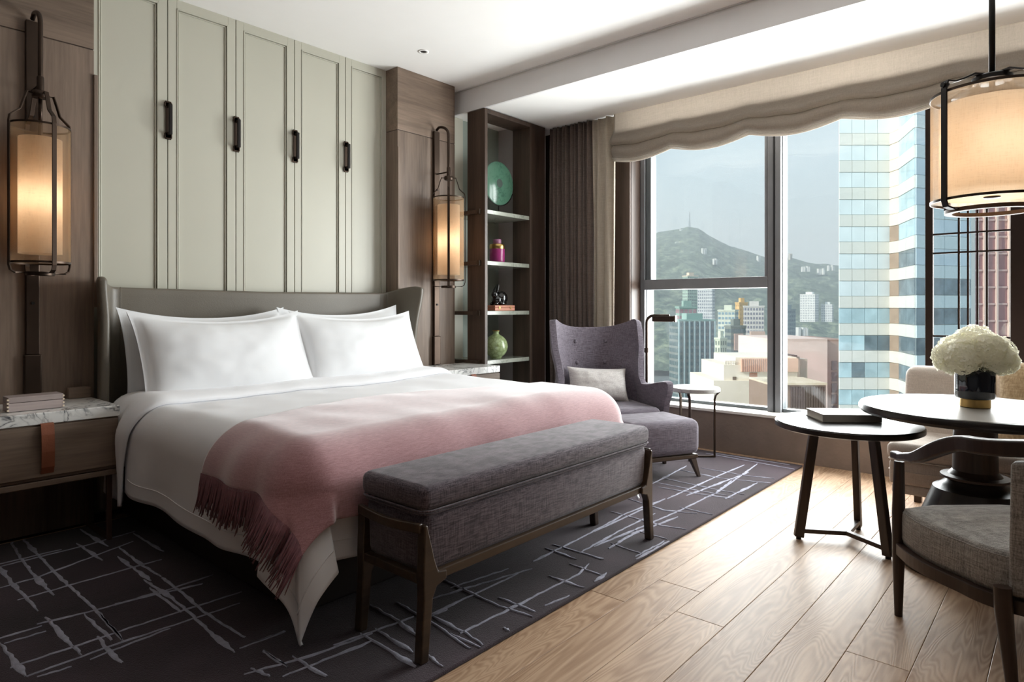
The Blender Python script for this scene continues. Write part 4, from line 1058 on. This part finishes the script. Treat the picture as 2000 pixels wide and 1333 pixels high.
hp = Vector((lx, ly, 1.098)); hs = MB()
hs.bar([hp+hdir*.055, hp+hdir*.24], .075, .048)
hdo = hs.build('head', bronze, fl_, bevel=.004)
MB().bar([hp+hdir*.24, hp+hdir*.255], .082, .055).build('end_cap', bronze, hdo, bevel=.003)
MB().bar([hp+hdir*.065-Vector((0, 0, .0255)), hp+hdir*.235-Vector((0, 0, .0255))], .06, .002).build('diffuser', plain('frosted_diffuser', L(214, 210, 200), .6), hdo)
# small marble table
tx, ty = 4.80, 2.275
mt = thing('marble_side_table', (tx, ty, 0), 'small round marble topped table with bronze legs beside the wing chair', 'side table')
MB().lathe([(.0001, .538), (.186, .538), (.192, .543), (.192, .565), (.188, .569), (.0001, .569)], (tx, ty, 0), 56).build('top', marble2, mt, smooth=True, angle=30)
a0 = math.atan2(-AX[1], AX[0])
for k in range(3):
    an = a0+k*2*PI/3; c, s = math.cos(an), math.sin(an)
    MB().bar([(tx+.155*c, ty+.155*s, .014), (tx+.155*c, ty+.155*s, .47), (tx+.165*c, ty+.165*s, .505), (tx+.195*c, ty+.195*s, .535)], .020, .012, up=(c, s, .001)).build('leg', bronze, mt, bevel=.002)
    MB().bar([(tx+.155*c, ty+.155*s, .022), (tx, ty, .022)], .018, .012).build('foot_bar', bronze, mt, bevel=.002)

# ================================================================== dining corner
# banquette along the window
bq = thing('banquette', (4.4, -.1, 0), 'beige upholstered banquette below the lattice screen', 'sofa')
qx0, qx1, qy0, qy1 = 4.06, 4.75, -1.25, .80
MB().rbox(qx0, qx1-.1, qy0, qy1, .36, .455, .035, 4).build('seat_cushion', bouclefab, bq, smooth=True)
MB().rbox(qx0+.012, qx1-.05, qy0+.01, qy1-.012, .225, .36, .02, 3).build('seat_base', bouclefab, bq, smooth=True)
for z_ in (.36, .30):
    MB().tube([(qx1-.1, qy1-.006, z_), (qx0+.05, qy1-.006, z_), (qx0+.02, qy1-.02, z_), (qx0+.006, qy1-.05, z_), (qx0+.006, qy0+.05, z_)], .0035, 6).build('piping', bouclefab, bq, smooth=True)
MB().rbox(qx0+.02, qx1-.06, qy0+.02, qy1-.025, .175, .226, .008, 2).build('plinth_band', bouclefab, bq, smooth=True)
def backfn(p):
    p = p.copy(); p.x += .14*(p.z-.45); return p
MB().rbox(4.535, 4.69, qy0, qy1+.005, .30, .838, .06, 5, backfn).build('backrest', bouclefab, bq, smooth=True)
for x_ in (qx0+.05, qx1-.1):
    for yy in (qy1-.06, qy0+.06): MB().box(x_-.02, x_+.02, yy-.02, yy+.02, 0, .178).build('leg', darkwood, bq, bevel=.003)
# woven cushion at the frame's edge
tanw = fabric('tan_woven', L(150, 122, 88), L(212, 190, 156), weave=120, bmp=.9, slub=1.4)
cw = pillow('woven_cushion', .46, .46, .15, (4.40, .10, .69), 1.25, -PI/2, 0, tanw, 'tan woven cushion leaning on the banquette at the right edge', 'cushion', seed=9, fl=.004)
# round table
tx, ty = 3.64, .355
rt_ = thing('round_table', (tx, ty, 0), 'round dark pedestal dining table with a leather inlaid top', 'table')
MB().lathe([(.0001, .695), (.44, .695), (.462, .70), (.472, .712), (.472, .728), (.466, .738), (.458, .740), (.452, .7385), (.0001, .7385)], (tx, ty, 0), 96).build('top', ebony, rt_, smooth=True, angle=35)
MB().lathe([(.452, .738), (.450, .7402), (.0001, .7402)], (tx, ty, 0), 96).build('inlay', plain('grey_leather_inlay', L(150, 144, 136), .38, vary=.03, bmp=.06, bscale=200), rt_, smooth=True, angle=35)
MB().lathe([(.30, .0), (.31, .01), (.31, .03), (.295, .05), (.275, .08), (.175, .335), (.165, .365), (.145, .372), (.118, .395), (.112, .41)], (tx, ty, 0), 56).build('pedestal_base', ebony, rt_, smooth=True, angle=35)
MB().lathe([(.112, .405), (.135, .415), (.135, .425), (.105, .43), (.088, .45), (.084, .66), (.10, .68), (.16, .696)], (tx, ty, 0), 48).build('column', darkwood, rt_, smooth=True, angle=35)
# flower vase
fv = thing('flower_vase', (tx, ty, .7402), 'dark navy ribbed glass vase with a brass foot on the round table', 'vase')
navy = plain('navy_glass', L(24, 30, 40), .08, vary=.1, coat=.5)
rib = MB(); n_ = 72; prof_ = [(.066, .040), (.074, .044), (.077, .055), (.077, .165), (.074, .170), (.066, .170), (.064, .14)]
vs = []; fs = []
for r_, z_ in prof_:
    for k in range(n_):
        an = 2*PI*k/n_; q = r_*(1+.028*abs(math.sin(an*6))); vs.append((tx+q*math.cos(an), ty+q*math.sin(an), .7402+z_))
for i in range(len(prof_)-1):
    for k in range(n_): fs.append((i*n_+k, i*n_+(k+1) % n_, (i+1)*n_+(k+1) % n_, (i+1)*n_+k))
fs.append(tuple(range(n_-1, -1, -1))); fs.append(tuple((len(prof_)-1)*n_+k for k in range(n_)))
rib.add(vs, fs); rib.build('bowl', navy, fv, smooth=True, angle=50)
MB().lathe([(.056, .0005), (.060, .003), (.060, .038), (.056, .042)], (tx, ty, .7402), 48).build('brass_foot', brass, fv, smooth=True, angle=35)
fb = thing('hydrangea_bouquet', (tx, ty, .89), 'white hydrangea bouquet standing in the navy vase', 'flowers')
petal = plain('cream_petal', L(246, 244, 232), .7, vary=.03, scale=60, spec=.2); pg = petal.node_tree.nodes['Principled BSDF']
ptr = node(petal.node_tree, 'ShaderNodeBsdfTranslucent'); ptr.inputs[0].default_value = L(246, 244, 228)
pmx = node(petal.node_tree, 'ShaderNodeMixShader'); pmx.inputs[0].default_value = .45; pln = petal.node_tree.links.new
pln(pg.outputs[0], pmx.inputs[1]); pln(ptr.outputs[0], pmx.inputs[2]); pln(pmx.outputs[0], petal.node_tree.nodes['Material Output'].inputs[0])
rp_ = random.Random(21)
def petal_quad(b, c, n, a, sz):
    n = n.normalized(); t = n.cross(Vector((.3, .2, .9))).normalized(); bt = n.cross(t)
    for k in range(4):
        d = t*math.cos(a+k*PI/2)+bt*math.sin(a+k*PI/2); e = n.cross(d)
        p0 = c; p1 = c+d*sz*.55+e*sz*.42+n*sz*.22; p2 = c+d*sz+n*sz*(.1+.25*rp_.random()); p3 = c+d*sz*.55-e*sz*.42+n*sz*.22
        b.add([p0, p1, p2, p3], [(0, 1, 2), (0, 2, 3)])
heads = [((-.085, .04, .975), .078), ((.085, -.04, .975), .08), ((-.02, -.075, .99), .08), ((.03, .08, .985), .08), ((0, 0, 1.03), .085), ((-.065, -.055, 1.01), .07), ((.07, .045, 1.02), .068), ((.115, .03, .955), .06), ((-.05, .09, .965), .07), ((.02, -.10, .955), .06)]
for (hx, hy, hz), hr in heads:
    b = MB(); c0 = Vector((tx+hx, ty+hy, hz))
    for i in range(170):
        zc = 1-2*(i+.5)/170; an = i*2.39996; r_ = math.sqrt(1-zc*zc); n = Vector((r_*math.cos(an), r_*math.sin(an), zc))
        petal_quad(b, c0+n*hr*rp_.uniform(.84, 1.0), n+Vector((rp_.uniform(-.35, .35), rp_.uniform(-.35, .35), rp_.uniform(-.2, .35))), rp_.random()*3, .0185*rp_.uniform(.8, 1.15))
    b.build('bloom', petal, fb)
stm = MB()
for (hx, hy, hz), hr in heads: stm.tube([(tx+hx*.2, ty+hy*.2, .915), (tx+hx*.6, ty+hy*.6, .935), (tx+hx, ty+hy, hz)], .004, 6)
stm.build('stems', plain('stem_green', L(112, 128, 80), .6), fb)
# side table with a book
sx_, sy_ = 3.622, .888; SZT = .612
s_t = thing('tripod_table', (sx_, sy_, 0), 'dark round side table on three splayed legs joined by a Y shaped foot', 'side table')
MB().lathe([(.0001, SZT-.032), (.325, SZT-.032), (.338, SZT-.024), (.340, SZT-.012), (.336, SZT-.002), (.328, SZT), (.0001, SZT)], (sx_, sy_, 0), 80).build('top', ebonytop, s_t, smooth=True, angle=30)
MB().lathe([(.330, SZT-.033), (.3425, SZT-.026), (.3425, SZT-.006), (.337, SZT+.001), (.330, SZT+.0005)], (sx_, sy_, 0), 80).build('edge_band', ebony, s_t, smooth=True, angle=30)
feet = [(3.502, 1.088), (3.505, .680), (3.862, .892)]
for fx, fy in feet:
    d = Vector((fx-sx_, fy-sy_, 0)).normalized()
    b0 = Vector((fx, fy, .012)); t0 = Vector((sx_, sy_, SZT-.03))+d*.155
    MB().bar([b0, t0], .032, .046, up=tuple(d)).build('leg', darkwood, s_t, bevel=.004)
    MB().bar([Vector((sx_, sy_, .045)), Vector((fx, fy, .045))-d*.01], .030, .022).build('foot_bar', darkwood, s_t, bevel=.003)
    MB().cyl((fx, fy, 0), (fx, fy, .014), .013, n=12).build('glide', blackmetal, s_t)
bk = thing('book', (3.70, .93, SZT), 'thick grey coffee table book lying on the tripod table', 'book', math.radians(-52))
cover = plain('grey_book_cloth', L(166, 162, 154), .6, vary=.04); pages = plain('page_edges', L(214, 210, 200), .8)
MB().box(-.145, .145, -.11, .11, .001, .005).build('cover_board', cover, bk, local=True)
MB().box(-.145, .145, -.11, .11, .036, .040).build('cover_board', cover, bk, local=True)
MB().box(-.140, .143, -.105, .105, .005, .036).build('page_block', pages, bk, local=True)
MB().box(-.147, .147, -.113, -.107, .001, .040).build('spine', cover, bk, local=True, bevel=.002)
# dining armchair (local: faces +y, away from the camera)
fw = Vector((.735, .678, 0)).normalized(); rt2 = Vector((fw.y, -fw.x, 0)); drz = math.atan2(rt2.y, rt2.x)
fl0 = Vector((2.886, .525, 0)); W2 = .56; dc0 = fl0+rt2*W2/2-fw*.25
dc = thing('dining_armchair', (dc0.x, dc0.y, 0), 'dark wooden tub armchair with a grey striped seat at the right edge', 'armchair', drz)
hw = W2/2
chw = wood('chair_walnut', L(40, 29, 25), L(66, 50, 43), 'Z', .32)
for s_ in (-1, 1):
    MB().tube([(s_*hw, .25, 0), (s_*hw, .25, .24), (s_*hw, .25, .40), (s_*hw*.99, .25, .60)], [.014, .022, .023, .018], 12).build('front_leg', chw, dc, local=True, smooth=True, angle=45)
    MB().tube([(s_*hw*.97, -.30, 0), (s_*hw*.97, -.26, .26), (s_*hw*.97, -.255, .33)], [.015, .025, .025], 12).build('back_leg', chw, dc, local=True, smooth=True, angle=45)
def plan(t, k=1.0):     # U-shaped plan from left front round the back to right front
    s = t*2-1; a = abs(s); sg = math.copysign(1, s)
    if a > .55:
        q = (a-.55)/.45; x = hw*(1.0+.10*math.sin(PI*q)) ; y = -.10+.35*q
    else:
        an = a/.55*PI/2; x = hw*math.sin(an); y = -.34+.24*(1-math.cos(an))
    return Vector((sg*x*k, y*k if y < 0 else y, 0))
rail = []; ws_ = []; hs_ = []
for i in range(61):
    t = i/60; p = plan(t); a = abs(t*2-1)
    z_ = .620+.020*sstep(1, .85, a)+.105*sstep(.88, .52, a)+.035*sstep(.55, 0, a)
    rail.append((p.x, p.y+(.03 if a > .97 else 0), z_)); ws_.append(.034+.012*sstep(.95, .6, a)); hs_.append(.030+.022*sstep(.95, .65, a))
MB().bar(rail, ws_, hs_).build('arm_rail', chw, dc, local=True, bevel=.008, seg=3)
seat_rail = [plan(i/60, 1.0)+Vector((0, 0, .265)) for i in range(61)]
seat_rail = seat_rail+[Vector((hw*.5, .275, .265)), Vector((-hw*.5, .275, .265)), seat_rail[0]]
MB().bar(seat_rail, .03, .045).build('seat_rail', chw, dc, local=True, bevel=.006)
poly = [(p.x*.985, p.y*.985) for p in (plan(i/40) for i in range(41))]; poly = poly+[(hw*.5, .285), (-hw*.5, .285)]
def cushion_poly(b, poly, z0, z1, rnd, cr=.02):
    cx = sum(p[0] for p in poly)/len(poly); cy = sum(p[1] for p in poly)/len(poly); n = len(poly)
    rings = [(.98, z0), (1.0, z0+rnd*.6)]+[(1-rnd*2.2*(1-math.cos(a)), z1-rnd+rnd*math.sin(a)) for a in [k/5*PI/2 for k in range(6)]]+[(.7, z1+cr*.6), (.4, z1+cr), (.02, z1+cr)]
    vs = []; fs = []
    for k, z_ in rings:
        for x, y in poly: vs.append((cx+(x-cx)*k, cy+(y-cy)*k, z_))
    for i in range(len(rings)-1):
        for j in range(n): fs.append((i*n+j, i*n+(j+1) % n, (i+1)*n+(j+1) % n, (i+1)*n+j))
    fs.append(tuple(range(n-1, -1, -1))); fs.append(tuple((len(rings)-1)*n+j for j in range(n))); b.add(vs, fs); return b
so_ = cushion_poly(MB(), poly, .288, .425, .035).build('seat_cushion', stripefab, dc, local=True, smooth=True)
MB().tube([Vector((x*.985, y*.985, .408)) for x, y in poly+[poly[0]]], .003, 6).build('piping', stripefab, so_, local=True, smooth=True)
def tub(u, v):
    t = .33+.34*u; p = plan(t, .985); z_ = .30+(.735+.03*math.sin(PI*u)-.30-.02)*v
    return (p.x, p.y-.03*max(0, z_-.45), z_)
MB().grid(tub, 48, 12).build('upholstered_back', stripefab, dc, local=True, smooth=True, solid=.05, offset=0, bevel=.012, seg=3)
# pendant
px_, py_ = 3.685, .296
pn = thing('pendant_lamp', (px_, py_, 1.66), 'large lit linen drum pendant with bronze straps above the round table', 'pendant lamp')
zb, zt2, R = 1.69, 2.178, .238
pend_m = shade_mat('pendant_linen', L(240, 222, 198), .6, 0, 220)
s_o = MB().lathe([(R, zb), (R, zt2)], (px_, py_, 0), 72); s_o.f = s_o.f[:-2]
so_ = s_o.build('outer_shade', shade_mat('pendant_sheer', L(204, 182, 156), .62, .4, 240), pn, smooth=True)
s_o = MB().lathe([(R-.035, zb+.02), (R-.035, zt2-.045)], (px_, py_, 0), 72); s_o.f = s_o.f[:-2]
s_o.build('inner_shade', pend_m, pn, smooth=True)
for z_ in (zb, zt2): MB().lathe([(R-.001, z_-.006), (R+.003, z_-.006), (R+.003, z_+.006), (R-.001, z_+.006), (R-.001, z_-.006)], (px_, py_, 0), 72).build('rim', bronze, so_, smooth=True, angle=40)
MB().lathe([(.0001, zb+.018), (R-.038, zb+.018), (R-.037, zb+.022)], (px_, py_, 0), 56).build('diffuser', shade_mat('pendant_diffuser', L(250, 240, 224), .7), pn, smooth=True, angle=40)
MB().lathe([(.001, -.006), (.032, -.004), (.034, .002), (.018, .004)], (px_, py_, zb+.014), 24).build('finial', bronze, pn, smooth=True)
MB().cyl((px_, py_, 2.2), (px_, py_, SZ), .0125, n=14).build('rod', blackmetal, pn, smooth=True)
MB().lathe([(.0001, -.028), (.05, -.028), (.055, -.02), (.055, 0)], (px_, py_, SZ), 32).build('canopy', blackmetal, pn, smooth=True, angle=40)
MB().lathe([(.072, 0), (.078, .004), (.078, .022), (.07, .028), (.0001, .03)], (px_, py_, 2.232), 36).build('hub', blackmetal, pn, smooth=True, angle=40)
for k in range(4):
    an = math.radians(50.6)+k*PI/2; c, s = math.cos(an), math.sin(an)
    def Q(r_, z_): return (px_+r_*c, py_+r_*s, z_)
    MB().bar([Q(.05, 2.262), Q(.10, 2.262), Q(.16, 2.235), Q(.20, 2.222), Q(R+.002, 2.222), Q(R+.012, 2.19), Q(R+.012, 1.68), Q(R+.004, 1.655), Q(R-.03, 1.645), Q(R-.06, 1.645)], .029, .008, up=(c, s, .001)).build('strap', blackmetal, pn, bevel=.001)
    MB().cyl(Q(R-.005, 2.205), Q(R+.022, 2.205), .012, n=12).build('strap_knuckle', blackmetal, pn)
    MB().bar([Q(.06, 2.24), Q(.13, 2.20), Q(R-.01, 2.178)], .012, .008).build('spoke', blackmetal, pn)
MB().lathe([(R-.085, -.01), (R-.055, -.01), (R-.055, .008), (R-.085, .008), (R-.085, -.01)], (px_, py_, 1.645), 56).build('bottom_ring', plain('bronze_ring', L(92, 68, 50), .6), pn, smooth=True, angle=40)
for k in range(3):
    an = k*2.094+.4; bx_, by_ = px_+.08*math.cos(an), py_+.08*math.sin(an)
    MB().lathe([(.001, -.04), (.02, -.035), (.028, -.01), (.026, .015), (.014, .045)], (bx_, by_, 1.93), 16).build('bulb', bulb, pn, smooth=True)
    MB().cyl((bx_, by_, 1.97), (px_, py_, 2.235), .006, n=8).build('lamp_arm', bronze, pn)
light('pendant_light', 'POINT', (px_, py_, 1.93), 3.6, (1, .94, .87), shadow_soft_size=.06)

# ================================================================== haze over the town
hz, nt_, b_, ln_ = newmat('city_haze'); nt_.nodes.remove(b_)
vs_ = node(nt_, 'ShaderNodeVolumeScatter'); vs_.inputs['Color'].default_value = (.93, .97, 1, 1); vs_.inputs['Density'].default_value = .00042; vs_.inputs['Anisotropy'].default_value = 0.0
ln_(vs_.outputs[0], nt_.nodes['Material Output'].inputs['Volume'])
hzo = MB().box(140, 2150, -2000, 2600, GROUND-30, 225).build('haze', hz); tag(hzo, 'pale haze lying over the town and hills', 'haze', kind='stuff')
